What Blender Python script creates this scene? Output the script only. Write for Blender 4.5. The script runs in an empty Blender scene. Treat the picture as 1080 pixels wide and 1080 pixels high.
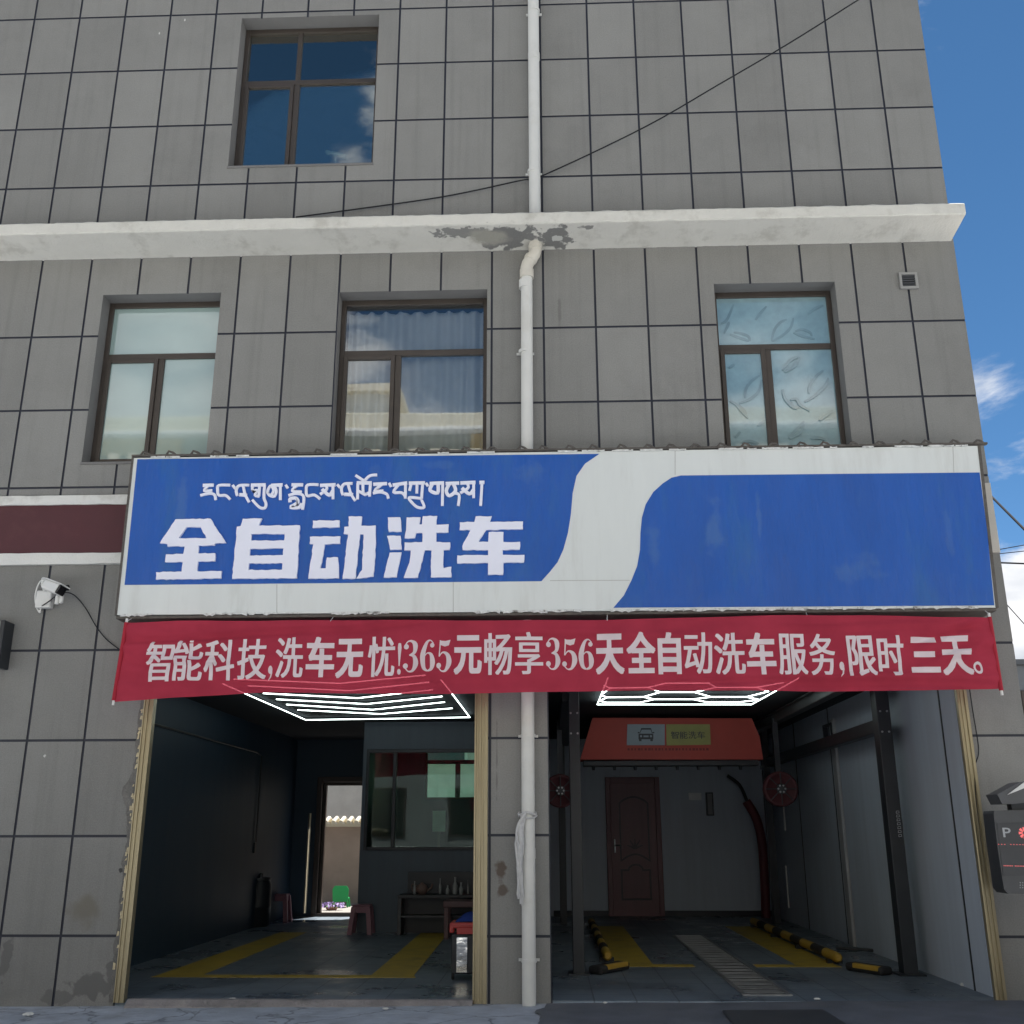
import bpy, bmesh, math, random
from mathutils import Vector, Matrix, noise as mnoise
R = math.radians
random.seed(7)
sc = bpy.context.scene
COL = sc.collection

# ------------------------------------------------------------------ camera
EYE = Vector((0.0, -10.69, 1.56))
TH, RO, YA, FOC = R(17.3495), R(-0.1269), R(-1.98522), 1085.0
fw = Vector((math.sin(YA)*math.cos(TH), math.cos(YA)*math.cos(TH), math.sin(TH)))
_r = Vector((math.cos(YA), -math.sin(YA), 0)); _u = _r.cross(fw)
rt = math.cos(RO)*_r + math.sin(RO)*_u
up = -math.sin(RO)*_r + math.cos(RO)*_u
cd = bpy.data.cameras.new('camera'); cam = bpy.data.objects.new('camera', cd); COL.objects.link(cam)
cam.matrix_world = Matrix(((rt.x, up.x, -fw.x, EYE.x), (rt.y, up.y, -fw.y, EYE.y), (rt.z, up.z, -fw.z, EYE.z), (0, 0, 0, 1)))
cd.sensor_fit = 'HORIZONTAL'; cd.sensor_width = 36; cd.lens = 36*FOC/1080; cd.clip_end = 3000; cd.clip_start = 0.05
sc.camera = cam

def ray(x, y): return fw + (x-540)/FOC*rt - (y-540)/FOC*up
def at(x, y, Y=0.0):                       # survey: sight line of the photo met with the plane Y
    d = ray(x, y); return EYE + d*((Y-EYE.y)/d.y)
def atz(x, y, z):                          # ... met with the level z
    d = ray(x, y); return EYE + d*((z-EYE.z)/d.z)

# ------------------------------------------------------------------ light
SUN_EL, SUN_AZ = R(66), R(22)              # behind the building, to the right
wd = bpy.data.worlds.new('World'); sc.world = wd; wd.use_nodes = True
nt = wd.node_tree; nt.nodes.clear()
def N(t, typ, **kw):
    n = t.nodes.new(typ)
    for k, v in kw.items(): setattr(n, k, v)
    return n
wo = N(nt, 'ShaderNodeOutputWorld'); bg = N(nt, 'ShaderNodeBackground')
sky = N(nt, 'ShaderNodeTexSky'); sky.sky_type = 'NISHITA'; sky.sun_disc = False
sky.sun_elevation = SUN_EL; sky.sun_rotation = SUN_AZ; sky.altitude = 3600; sky.air_density = 0.9; sky.dust_density = 0.05; sky.ozone_density = 2.2
tc = N(nt, 'ShaderNodeTexCoord'); mp = N(nt, 'ShaderNodeMapping'); mp.inputs['Scale'].default_value = (1, 1, 2.2); mp.inputs['Location'].default_value = (5.2, 1.1, 3.3)
n1 = N(nt, 'ShaderNodeTexNoise'); n1.inputs['Scale'].default_value = 3.4; n1.inputs['Detail'].default_value = 11; n1.inputs['Roughness'].default_value = 0.58; n1.inputs['Distortion'].default_value = 0.35
sp = N(nt, 'ShaderNodeSeparateXYZ')
th = N(nt, 'ShaderNodeMapRange'); th.inputs['From Min'].default_value = 0.22; th.inputs['From Max'].default_value = 0.405; th.inputs['To Min'].default_value = 0.33; th.inputs['To Max'].default_value = 0.67
sb = N(nt, 'ShaderNodeMath', operation='SUBTRACT'); mr = N(nt, 'ShaderNodeMapRange', interpolation_type='SMOOTHSTEP')
mr.inputs['From Min'].default_value = 0.0; mr.inputs['From Max'].default_value = 0.13
n2 = N(nt, 'ShaderNodeTexNoise'); n2.inputs['Scale'].default_value = 7; n2.inputs['Detail'].default_value = 6
rp = N(nt, 'ShaderNodeValToRGB'); rp.color_ramp.elements[0].color = (4.2, 4.7, 5.5, 1); rp.color_ramp.elements[1].color = (9.6, 9.6, 9.7, 1)
rp.color_ramp.elements[0].position = 0.33; rp.color_ramp.elements[1].position = 0.58
mx = N(nt, 'ShaderNodeMix', data_type='RGBA')
L = nt.links.new
L(tc.outputs['Generated'], mp.inputs['Vector']); L(mp.outputs['Vector'], n1.inputs['Vector']); L(mp.outputs['Vector'], n2.inputs['Vector'])
L(tc.outputs['Generated'], sp.inputs['Vector']); L(sp.outputs['Z'], th.inputs['Value'])
yb = N(nt, 'ShaderNodeMapRange'); yb.inputs['From Min'].default_value = -0.5; yb.inputs['From Max'].default_value = 0.3; yb.inputs['To Min'].default_value = -0.22; yb.inputs['To Max'].default_value = 0.0  # more cloud behind the camera, added to brighten the shaded facade
zf_ = N(nt, 'ShaderNodeMapRange', interpolation_type='SMOOTHSTEP'); zf_.inputs['From Min'].default_value = 0.48; zf_.inputs['From Max'].default_value = 0.66; zf_.inputs['To Min'].default_value = 1; zf_.inputs['To Max'].default_value = 0.62
L(sp.outputs['Z'], zf_.inputs['Value']); yz = N(nt, 'ShaderNodeMath', operation='MULTIPLY'); L(yb.outputs['Result'], yz.inputs[0]); L(zf_.outputs['Result'], yz.inputs[1])
L(sp.outputs['Y'], yb.inputs['Value']); ya = N(nt, 'ShaderNodeMath', operation='ADD'); L(th.outputs['Result'], ya.inputs[0]); L(yz.outputs[0], ya.inputs[1])
L(n1.outputs['Fac'], sb.inputs[0]); L(ya.outputs[0], sb.inputs[1]); L(sb.outputs[0], mr.inputs['Value'])
L(n2.outputs['Fac'], rp.inputs['Fac']); L(mr.outputs['Result'], mx.inputs['Factor']); hs = N(nt, 'ShaderNodeHueSaturation'); hs.inputs['Saturation'].default_value = 1.16; hs.inputs['Hue'].default_value = 0.492; hs.inputs['Value'].default_value = 1.12; L(sky.outputs['Color'], hs.inputs['Color']); L(hs.outputs['Color'], mx.inputs['A']); L(rp.outputs['Color'], mx.inputs['B'])
L(mx.outputs['Result'], bg.inputs['Color']); bg.inputs['Strength'].default_value = 0.055; L(bg.outputs[0], wo.inputs['Surface'])
sl = bpy.data.lights.new('sun', 'SUN'); sl.energy = 5.0; sl.angle = R(0.53); sl.color = (1.0, 0.96, 0.9)
so = bpy.data.objects.new('sun', sl); COL.objects.link(so)
sdir = Vector((math.sin(SUN_AZ)*math.cos(SUN_EL), math.cos(SUN_AZ)*math.cos(SUN_EL), math.sin(SUN_EL)))
so.rotation_euler = sdir.to_track_quat('Z', 'Y').to_euler(); so.location = (0, 0, 40)
sc.view_settings.view_transform = 'Standard'; sc.view_settings.look = 'None'; sc.view_settings.exposure = 1.15; sc.view_settings.gamma = 1
sc.render.engine = 'CYCLES'; sc.cycles.use_denoising = True
sc.cycles.max_bounces = 8; sc.cycles.transparent_max_bounces = 16; sc.cycles.sample_clamp_indirect = 6

# ------------------------------------------------------------------ materials
def pbsdf(m):
    m.use_nodes = True; t = m.node_tree; t.nodes.clear()
    o = N(t, 'ShaderNodeOutputMaterial'); b = N(t, 'ShaderNodeBsdfPrincipled'); t.links.new(b.outputs[0], o.inputs['Surface']); return t, b, o
def sgl(c): return tuple(((x/255)/12.92 if x/255 <= .04045 else ((x/255+.055)/1.055)**2.4) for x in c)
MATS = {}
def mat(name, col, rough=0.6, metal=0.0, var=0.14, scale=3.0, bump=0.0, bscale=60.0, spec=0.5, coat=0.0, emit=None, es=0.0, stretch=(1, 1, 1), dirt=None, dirt_amt=0.0, dscale=1.5, obj=False):
    m = bpy.data.materials.new(name); t, b, o = pbsdf(m); MATS[name] = m; l = t.links.new
    g = N(t, 'ShaderNodeTexCoord') if obj else N(t, 'ShaderNodeNewGeometry'); pos = g.outputs['Object'] if obj else g.outputs['Position']
    mp = N(t, 'ShaderNodeMapping'); mp.inputs['Scale'].default_value = stretch; l(pos, mp.inputs['Vector'])
    n = N(t, 'ShaderNodeTexNoise'); n.inputs['Scale'].default_value = scale; n.inputs['Detail'].default_value = 7; n.inputs['Roughness'].default_value = .62
    l(mp.outputs[0], n.inputs['Vector'])
    r = N(t, 'ShaderNodeMapRange'); r.inputs['From Min'].default_value = .25; r.inputs['From Max'].default_value = .75; r.inputs['To Min'].default_value = 1-var; r.inputs['To Max'].default_value = 1+var; l(n.outputs['Fac'], r.inputs['Value'])
    v = N(t, 'ShaderNodeVectorMath', operation='SCALE'); v.inputs[0].default_value = col[:3]; l(r.outputs[0], v.inputs['Scale'])
    colout = v.outputs[0]
    if dirt:
        n3 = N(t, 'ShaderNodeTexNoise'); n3.inputs['Scale'].default_value = dscale; n3.inputs['Detail'].default_value = 9; n3.inputs['Roughness'].default_value = .68; l(mp.outputs[0], n3.inputs['Vector'])
        r3 = N(t, 'ShaderNodeMapRange', interpolation_type='SMOOTHSTEP'); r3.inputs['From Min'].default_value = .5; r3.inputs['From Max'].default_value = .68; r3.inputs['To Max'].default_value = dirt_amt; l(n3.outputs['Fac'], r3.inputs['Value'])
        x = N(t, 'ShaderNodeMix', data_type='RGBA'); l(r3.outputs[0], x.inputs['Factor']); l(colout, x.inputs['A']); x.inputs['B'].default_value = (*dirt, 1); colout = x.outputs['Result']
    l(colout, b.inputs['Base Color'])
    rr = N(t, 'ShaderNodeMapRange'); rr.inputs['To Min'].default_value = max(0, rough-.08); rr.inputs['To Max'].default_value = min(1, rough+.08); l(n.outputs['Fac'], rr.inputs['Value']); l(rr.outputs[0], b.inputs['Roughness'])
    b.inputs['Metallic'].default_value = metal; b.inputs['Specular IOR Level'].default_value = spec; b.inputs['Coat Weight'].default_value = coat; b.inputs['Coat Roughness'].default_value = 0.03; b.inputs['Coat IOR'].default_value = 2.3 if coat >= 1 else 1.5
    if emit: b.inputs['Emission Color'].default_value = (*emit, 1); b.inputs['Emission Strength'].default_value = es
    if bump:
        nb = N(t, 'ShaderNodeTexNoise'); nb.inputs['Scale'].default_value = bscale; nb.inputs['Detail'].default_value = 5; l(mp.outputs[0], nb.inputs['Vector'])
        bp = N(t, 'ShaderNodeBump'); bp.inputs['Strength'].default_value = min(1, bump); bp.inputs['Distance'].default_value = .01; l(nb.outputs['Fac'], bp.inputs['Height']); l(bp.outputs[0], b.inputs['Normal'])
        if coat: bp.inputs['Distance'].default_value = .05; l(bp.outputs[0], b.inputs['Coat Normal'])
    return m

def stain_or_sheen(m, spots):
    """paint stains or reflection patches with an outline of their own into a material: spots = (centre, radius, colour, amount, noise scale, stretch, softness)"""
    t = m.node_tree; l = t.links.new; b = [n for n in t.nodes if n.type == 'BSDF_PRINCIPLED'][0]
    g = N(t, 'ShaderNodeNewGeometry')
    for (c, rad, col, amt, ns, st, soft) in spots:
        src = b.inputs['Base Color'].links[0].from_socket
        s = N(t, 'ShaderNodeVectorMath', operation='SUBTRACT'); l(g.outputs['Position'], s.inputs[0]); s.inputs[1].default_value = c
        d = N(t, 'ShaderNodeVectorMath', operation='MULTIPLY'); l(s.outputs[0], d.inputs[0]); d.inputs[1].default_value = (1/st[0], 1/st[1], 1/st[2])
        ln = N(t, 'ShaderNodeVectorMath', operation='LENGTH'); l(d.outputs[0], ln.inputs[0])
        n = N(t, 'ShaderNodeTexNoise'); n.inputs['Scale'].default_value = ns; n.inputs['Detail'].default_value = 6; l(g.outputs['Position'], n.inputs['Vector'])
        a = N(t, 'ShaderNodeMath', operation='MULTIPLY_ADD'); l(n.outputs['Fac'], a.inputs[0]); a.inputs[1].default_value = rad*2.2; a.inputs[2].default_value = -rad*1.1
        q = N(t, 'ShaderNodeMath', operation='ADD'); l(ln.outputs['Value'], q.inputs[0]); l(a.outputs[0], q.inputs[1])
        mr = N(t, 'ShaderNodeMapRange', interpolation_type='SMOOTHSTEP'); mr.inputs['From Min'].default_value = rad; mr.inputs['From Max'].default_value = rad*(1-soft); mr.inputs['To Max'].default_value = amt; l(q.outputs[0], mr.inputs['Value'])
        x = N(t, 'ShaderNodeMix', data_type='RGBA'); l(mr.outputs[0], x.inputs['Factor']); l(src, x.inputs['A']); x.inputs['B'].default_value = (*col, 1)
        l(x.outputs['Result'], b.inputs['Base Color'])

def glass(name, tint, refl, rough=0.0, gcol=(1, 1, 1)):
    m = bpy.data.materials.new(name); m.use_nodes = True; t = m.node_tree; t.nodes.clear(); l = t.links.new; MATS[name] = m
    o = N(t, 'ShaderNodeOutputMaterial'); a = N(t, 'ShaderNodeBsdfTransparent'); a.inputs[0].default_value = (*tint, 1)
    g = N(t, 'ShaderNodeBsdfGlossy'); g.inputs['Color'].default_value = (*gcol, 1); g.inputs['Roughness'].default_value = rough
    f = N(t, 'ShaderNodeFresnel'); f.inputs[0].default_value = 1.5; ad = N(t, 'ShaderNodeMath', operation='ADD'); ad.use_clamp = True; l(f.outputs[0], ad.inputs[0]); ad.inputs[1].default_value = refl
    ge = N(t, 'ShaderNodeNewGeometry'); nb = N(t, 'ShaderNodeTexNoise'); nb.inputs['Scale'].default_value = 1.6; nb.inputs['Detail'].default_value = 1; l(ge.outputs['Position'], nb.inputs['Vector'])
    bp = N(t, 'ShaderNodeBump'); bp.inputs['Strength'].default_value = .10; bp.inputs['Distance'].default_value = .01; l(nb.outputs['Fac'], bp.inputs['Height']); l(bp.outputs[0], g.inputs['Normal'])
    x = N(t, 'ShaderNodeMixShader'); l(ad.outputs[0], x.inputs[0]); l(a.outputs[0], x.inputs[1]); l(g.outputs[0], x.inputs[2]); l(x.outputs[0], o.inputs['Surface']); return m

def cloth(name, col, transl=0.3, transp=0.0, var=.1, scale=8):
    m = bpy.data.materials.new(name); m.use_nodes = True; t = m.node_tree; t.nodes.clear(); l = t.links.new; MATS[name] = m
    o = N(t, 'ShaderNodeOutputMaterial'); d = N(t, 'ShaderNodeBsdfDiffuse'); tr = N(t, 'ShaderNodeBsdfTranslucent'); tp = N(t, 'ShaderNodeBsdfTransparent')
    g = N(t, 'ShaderNodeNewGeometry'); n = N(t, 'ShaderNodeTexNoise'); n.inputs['Scale'].default_value = scale; n.inputs['Detail'].default_value = 5; l(g.outputs['Position'], n.inputs['Vector'])
    r = N(t, 'ShaderNodeMapRange'); r.inputs['From Min'].default_value = .25; r.inputs['From Max'].default_value = .75; r.inputs['To Min'].default_value = 1-var; r.inputs['To Max'].default_value = 1+var; l(n.outputs['Fac'], r.inputs['Value'])
    v = N(t, 'ShaderNodeVectorMath', operation='SCALE'); v.inputs[0].default_value = col; l(r.outputs[0], v.inputs['Scale'])
    l(v.outputs[0], d.inputs[0]); l(v.outputs[0], tr.inputs[0]); 
    tpc = tuple(min(1, c*1.3+.12) for c in col); tp.inputs[0].default_value = (*tpc, 1)
    x = N(t, 'ShaderNodeMixShader'); x.inputs[0].default_value = transl; l(d.outputs[0], x.inputs[1]); l(tr.outputs[0], x.inputs[2])
    y = N(t, 'ShaderNodeMixShader'); y.inputs[0].default_value = transp; l(x.outputs[0], y.inputs[1]); l(tp.outputs[0], y.inputs[2]); l(y.outputs[0], o.inputs['Surface']); return m

# ------------------------------------------------------------------ mesh building
ORG = {}
class MB:
    def __init__(s): s.v = []; s.f = []; s.m = []; s.sm = []
    def add(s, vs, fs, mi=0, smooth=False):
        k = len(s.v); s.v += [Vector(p) for p in vs]
        for f in fs: s.f.append([k+i for i in f]); s.m.append(mi); s.sm.append(smooth)
    def box(s, x0, x1, y0, y1, z0, z1, mi=0, bev=0.0, M=None):
        x0, x1 = min(x0, x1), max(x0, x1); y0, y1 = min(y0, y1), max(y0, y1); z0, z1 = min(z0, z1), max(z0, z1)
        bev = min(bev, (x1-x0)*.45, (y1-y0)*.45, (z1-z0)*.45)
        if bev <= 0:
            vs = [(x, y, z) for x in (x0, x1) for y in (y0, y1) for z in (z0, z1)]
            fs = [(0, 1, 3, 2), (4, 6, 7, 5), (0, 4, 5, 1), (2, 3, 7, 6), (0, 2, 6, 4), (1, 5, 7, 3)]
        else:
            b = bmesh.new(); bmesh.ops.create_cube(b, size=1)
            for v in b.verts: v.co = Vector(((x0+x1)/2+v.co.x*(x1-x0), (y0+y1)/2+v.co.y*(y1-y0), (z0+z1)/2+v.co.z*(z1-z0)))
            bmesh.ops.bevel(b, geom=b.edges[:], offset=bev, segments=2, profile=.5, affect='EDGES'); b.verts.index_update()
            vs = [v.co.copy() for v in b.verts]; fs = [[v.index for v in f.verts] for f in b.faces]; b.free()
        if M is not None: vs = [M @ Vector(p) for p in vs]
        s.add(vs, fs, mi); return s
    def prism(s, poly, y0, y1, mi=0):                    # outline in x,z pushed from y0 (front) to y1 (back); concave is fine
        n = len(poly); a = sum(poly[i][0]*poly[(i+1) % n][1]-poly[(i+1) % n][0]*poly[i][1] for i in range(n))
        if a < 0: poly = poly[::-1]
        vs = [(p[0], y0, p[1]) for p in poly]+[(p[0], y1, p[1]) for p in poly]
        s.add(vs, [list(range(n)), list(range(2*n-1, n-1, -1))]+[(i, n+i, n+(i+1) % n, (i+1) % n) for i in range(n)], mi); return s
    def tube(s, pts, r, seg=10, mi=0, cap=True):
        pts = [Vector(p) for p in pts]; rs = r if isinstance(r, (list, tuple)) else [r]*len(pts)
        rings = []; prev = None
        for i, p in enumerate(pts):
            d = (pts[min(i+1, len(pts)-1)]-pts[max(i-1, 0)]).normalized()
            if prev is None: a = d.orthogonal().normalized()
            else: a = (prev-d*prev.dot(d)); a = a.normalized() if a.length > 1e-6 else d.orthogonal().normalized()
            prev = a; b = d.cross(a)
            rings.append([p+(a*math.cos(2*math.pi*k/seg)+b*math.sin(2*math.pi*k/seg))*rs[i] for k in range(seg)])
        fs = []
        for i in range(len(pts)-1):
            for k in range(seg): fs.append((i*seg+k, i*seg+(k+1) % seg, (i+1)*seg+(k+1) % seg, (i+1)*seg+k))
        s.add([q for g in rings for q in g], fs, mi, True)
        if cap:
            s.add(rings[0], [list(range(seg))[::-1]], mi); s.add(rings[-1], [list(range(seg))], mi)
        return s
    def lathe(s, prof, c, seg=20, mi=0, axis='Z', smooth=True):  # prof = (radius, height)
        vs = []; 
        for r, h in prof:
            for k in range(seg):
                a = 2*math.pi*k/seg; x, y = r*math.cos(a), r*math.sin(a)
                p = (x, y, h) if axis == 'Z' else ((x, h, y) if axis == 'Y' else (h, x, y)); vs.append(Vector(c)+Vector(p))
        fs = [(i*seg+k, i*seg+(k+1) % seg, (i+1)*seg+(k+1) % seg, (i+1)*seg+k) for i in range(len(prof)-1) for k in range(seg)]
        s.add(vs, fs, mi, smooth)
        s.add(vs[:seg], [list(range(seg))[::-1]], mi); s.add(vs[-seg:], [list(range(seg))], mi); return s
    def ring(s, pts, w, y0, y1, mi=0):                   # closed moulding of width w along pts in x,z
        n = len(pts); A, Bq = [], []
        for i in range(n):
            p, q_, r_ = Vector(pts[i-1]), Vector(pts[i]), Vector(pts[(i+1) % n]); d1, d2 = (q_-p).normalized(), (r_-q_).normalized(); nn = Vector((-d1.y-d2.y, d1.x+d2.x)); nn = nn.normalized() if nn.length > 1e-6 else Vector((-d1.y, d1.x))
            k_ = min(1.6, 1/max(.4, nn.dot(Vector((-d1.y, d1.x))))); A.append(q_+nn*w/2*k_); Bq.append(q_-nn*w/2*k_)
        vs = [(v.x, y, v.y) for y in (y0, y1) for L_ in (A, Bq) for v in L_]
        fs = []
        for i in range(n):
            j = (i+1) % n; fs += [(i, j, n+j, n+i), (2*n+i, 3*n+i, 3*n+j, 2*n+j), (i, 2*n+i, 2*n+j, j), (n+i, n+j, 3*n+j, 3*n+i)]
        s.add(vs, fs, mi); return s
    def build(s, name, mats, parent=None, origin=None):
        if not isinstance(mats, (list, tuple)): mats = [mats]
        org = ORG[parent.name] if parent else Vector(origin or (0, 0, 0))
        me = bpy.data.meshes.new(name); me.from_pydata([p-org for p in s.v], [], s.f)
        for m in mats: me.materials.append(m)
        for i, p in enumerate(me.polygons): p.material_index = s.m[i]; p.use_smooth = s.sm[i]
        b = bmesh.new(); b.from_mesh(me); bmesh.ops.recalc_face_normals(b, faces=b.faces[:]); b.to_mesh(me); b.free()
        o = bpy.data.objects.new(name, me); COL.objects.link(o)
        if parent: o.parent = parent
        else: o.location = org
        ORG[o.name] = org; return o
def tag(o, label, cat, group=None):
    o['label'] = label; o['category'] = cat
    if group: o['group'] = group
    return o
def thing(name, loc, label, cat, group=None):
    o = bpy.data.objects.new(name, None); COL.objects.link(o); o.location = loc; o.empty_display_size = .2; ORG[o.name] = Vector(loc); return tag(o, label, cat, group)
def struct(o): o['kind'] = 'structure'; return o
def spline(pts, n=8):
    P = [Vector(p) for p in pts]; out = []
    for i in range(len(P)-1):
        a, b, c, d = P[max(i-1, 0)], P[i], P[i+1], P[min(i+2, len(P)-1)]
        for k in range(n):
            t = k/n; out.append(.5*((2*b)+(c-a)*t+(2*a-5*b+4*c-d)*t*t+(3*b-a-3*c+d)*t**3))
    out.append(P[-1]); return out
def rotM(c, rx=0, ry=0, rz=0):
    return Matrix.Translation(c) @ Matrix.Rotation(rz, 4, 'Z') @ Matrix.Rotation(ry, 4, 'Y') @ Matrix.Rotation(rx, 4, 'X') @ Matrix.Translation(-Vector(c))
def ribbon(pts, ws):                                   # thick polyline outline in 2-D, returns polygon
    n = len(pts); Lf, Rg = [], []
    for i in range(n):
        a, b = pts[max(i-1, 0)], pts[min(i+1, n-1)]; dx, dy = b[0]-a[0], b[1]-a[1]; q = math.hypot(dx, dy) or 1; w = (ws[i] if isinstance(ws, (list, tuple)) else ws)/2
        Lf.append((pts[i][0]-dy/q*w, pts[i][1]+dx/q*w)); Rg.append((pts[i][0]+dy/q*w, pts[i][1]-dx/q*w))
    return Lf+Rg[::-1]
def disc(cx, cz, rx, rz=None, n=16): 
    rz = rz or rx; return [(cx+rx*math.cos(2*math.pi*k/n), cz+rz*math.sin(2*math.pi*k/n)) for k in range(n)]

# ------------------------------------------------------------------ palette
m_panel = mat('grey_stucco', (.266, .264, .252), .85, var=.07, scale=2.2, bump=.35, bscale=160, spec=.25, dirt=(.225, .222, .213), dirt_amt=.55, dscale=.9)
m_groove = mat('groove_sealant', (.022, .026, .042), .6, var=.2)
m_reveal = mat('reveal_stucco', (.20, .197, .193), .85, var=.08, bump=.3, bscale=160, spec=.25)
m_white = mat('white_paint', (.72, .72, .69), .7, var=.05, bump=.5, bscale=50, dirt=(.45, .44, .40), dirt_amt=.5, dscale=3.0)
m_maroon = mat('maroon_paint', (.085, .024, .03), .7, var=.1, bump=.25, bscale=120, dirt=(.12, .05, .05), dirt_amt=.3)
m_gold = mat('gold_aluminium', (.37, .315, .20), .36, metal=.5, var=.08, scale=5, stretch=(6, 6, .35), dirt=(.26, .21, .13), dirt_amt=.5, dscale=1.2)
m_frame = mat('brown_aluminium', (.072, .06, .052), .42, metal=.25, var=.12)
m_concrete = mat('apron_concrete', (.50, .53, .57), .8, var=.26, scale=2.6, bump=1.0, bscale=14, dirt=(.33, .34, .36), dirt_amt=.85, dscale=2.2)
m_asphalt = mat('damp_asphalt', (.15, .156, .172), .62, var=.3, scale=3, bump=.6, bscale=90, dirt=(.17, .165, .17), dirt_amt=.6, dscale=1.4)
m_floor = mat('bay_floor_coating', (.165, .205, .245), .36, var=.16, scale=2, bump=.08, bscale=30, dirt=(.13, .17, .21), dirt_amt=.5)
def wet(m, lo=.22, hi=.5, joints=True):
    t = m.node_tree; l = t.links.new; b = [n for n in t.nodes if n.type == 'BSDF_PRINCIPLED'][0]; g = N(t, 'ShaderNodeNewGeometry')
    n = N(t, 'ShaderNodeTexNoise'); n.inputs['Scale'].default_value = .9; n.inputs['Detail'].default_value = 7; n.inputs['Roughness'].default_value = .6; l(g.outputs['Position'], n.inputs['Vector'])
    r = N(t, 'ShaderNodeMapRange', interpolation_type='SMOOTHSTEP'); r.inputs['From Min'].default_value = .44; r.inputs['From Max'].default_value = .64; r.inputs['To Min'].default_value = hi; r.inputs['To Max'].default_value = lo; l(n.outputs['Fac'], r.inputs['Value']); l(r.outputs[0], b.inputs['Roughness'])
    s0 = b.inputs['Base Color'].links[0].from_socket; c = N(t, 'ShaderNodeMapRange'); c.inputs['From Min'].default_value = lo; c.inputs['From Max'].default_value = hi; c.inputs['To Min'].default_value = .84; c.inputs['To Max'].default_value = 1.02; l(r.outputs[0], c.inputs['Value'])
    v = N(t, 'ShaderNodeVectorMath', operation='SCALE'); l(s0, v.inputs[0]); l(c.outputs[0], v.inputs['Scale']); out = v.outputs[0]
    if joints:
        k = N(t, 'ShaderNodeTexBrick'); k.offset = 0; k.inputs['Scale'].default_value = 1; k.inputs['Brick Width'].default_value = .4; k.inputs['Row Height'].default_value = .4; k.inputs['Mortar Size'].default_value = .008; k.inputs['Color1'].default_value = (1, 1, 1, 1); k.inputs['Color2'].default_value = (.86, .86, .86, 1); k.inputs['Mortar'].default_value = (.45, .45, .45, 1); l(g.outputs['Position'], k.inputs['Vector'])
        y = N(t, 'ShaderNodeMix', data_type='RGBA', blend_type='MULTIPLY'); y.inputs['Factor'].default_value = 1; l(out, y.inputs['A']); l(k.outputs['Color'], y.inputs['B']); out = y.outputs['Result']
    l(out, b.inputs['Base Color'])
wet(m_floor)
m_yellow = mat('yellow_floor_paint', (.44, .32, .045), .55, var=.2, scale=4, dirt=(.22, .16, .04), dirt_amt=.6, dscale=2.5)
m_darkwall = mat('dark_wall_paint', (.022, .045, .072), .5, var=.1, stretch=(1, 1, .2))
m_greywall = mat('grey_wall_panel', (.48, .54, .62), .5, var=.09, scale=2, stretch=(3, 3, .2))
m_ceil = mat('black_ceiling', (.018, .022, .03), .9, var=.15)
m_black = mat('black_metal', (.022, .026, .032), .42, var=.2)
m_dgrey = mat('dark_grey_metal', (.07, .073, .078), .4, metal=.2, var=.15)
m_steel = mat('galvanised_steel', (.42, .43, .44), .38, metal=.75, var=.15)
m_pvc = mat('white_pvc', (.68, .68, .65), .45, var=.04, scale=5, dirt=(.5, .48, .42), dirt_amt=.3, dscale=2.2)
m_white_pl = mat('white_plastic', (.74, .74, .72), .4, var=.04)
m_signwhite = mat('sign_white_film', (.70, .73, .72), .4, var=.04, scale=1.5, dirt=(.56, .57, .55), dirt_amt=.45, dscale=1.3, stretch=(2.5, 1, .4))
m_signblue = mat('sign_blue_film', (.006, .090, .41), .5, var=.10, scale=1.4, stretch=(2.2, 1, .5), bump=1.0, bscale=1.9, spec=.3, coat=.35, dirt=(.016, .115, .37), dirt_amt=.8, dscale=1.0)
m_letter = mat('lilac_white_acrylic', (.84, .85, .97), .5, var=.03)
m_film_edge = mat('peeled_film', (.66, .67, .66), .6, var=.25, scale=30, dirt=(.12, .11, .1), dirt_amt=.9, dscale=14)
m_rust = mat('dirty_steel_edge', (.11, .1, .09), .7, metal=.2, var=.35, scale=20)
m_red = mat('red_enamel', (.52, .075, .055), .6, var=.08)
m_pinkpl = mat('pink_plastic', (.30, .14, .18), .45, var=.06)
m_led = mat('led_tube', (.9, .95, .95), .4, emit=(.86, 1.0, .97), es=2.8)
m_mortar = mat('raw_mortar', (.17, .165, .155), .95, var=.3, scale=12, bump=1, bscale=60)
m_foam = mat('pale_foam', (.62, .53, .35), .9, var=.25, scale=20, bump=1, bscale=50)
m_doorred = mat('dark_red_wood_door', (.19, .075, .085), .42, var=.15, scale=3, stretch=(4, 4, .4))
m_rubber = mat('black_rubber', (.02, .02, .021), .7, var=.2)
m_yel = mat('yellow_plastic', (.44, .28, .04), .5, var=.1)
m_yard = mat('yard_render', (.33, .255, .21), .85, var=.14, scale=2, bump=.4, bscale=60, dirt=(.25, .2, .17), dirt_amt=.6)
m_cream = mat('cream_render', (.58, .53, .42), .8, var=.08, dirt=(.45, .41, .33), dirt_amt=.5)
m_frieze = mat('yellow_frieze', (.52, .36, .10), .7, var=.15, scale=4)
m_glass_r = glass('reflective_blue_glass', (.82, .90, .94), .30, gcol=(1.0, .97, .86))
m_glass_c = glass('clear_window_glass', (.92, .95, .95), .09)
m_glass_g = glass('green_tinted_glass', (.80, .95, .88), .0)
m_film = mat('frosted_teal_film', (.30, .42, .41), .5, var=.05, scale=2, coat=1.0)
m_film2 = mat('frosted_blue_film', (.22, .36, .41), .5, var=.16, scale=7, coat=1.0)
m_leaf = mat('leaf_print', (.16, .27, .31), .5, var=.2, coat=1.0)
m_curtain = cloth('pale_curtain', (.70, .72, .78), .35, 0, .05)
m_banner = cloth('red_banner_cloth', (.60, .065, .11), .36, .075, .14, 2.5)
m_btext = cloth('banner_print', (.93, .83, .86), .3, .04, .05)
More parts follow.
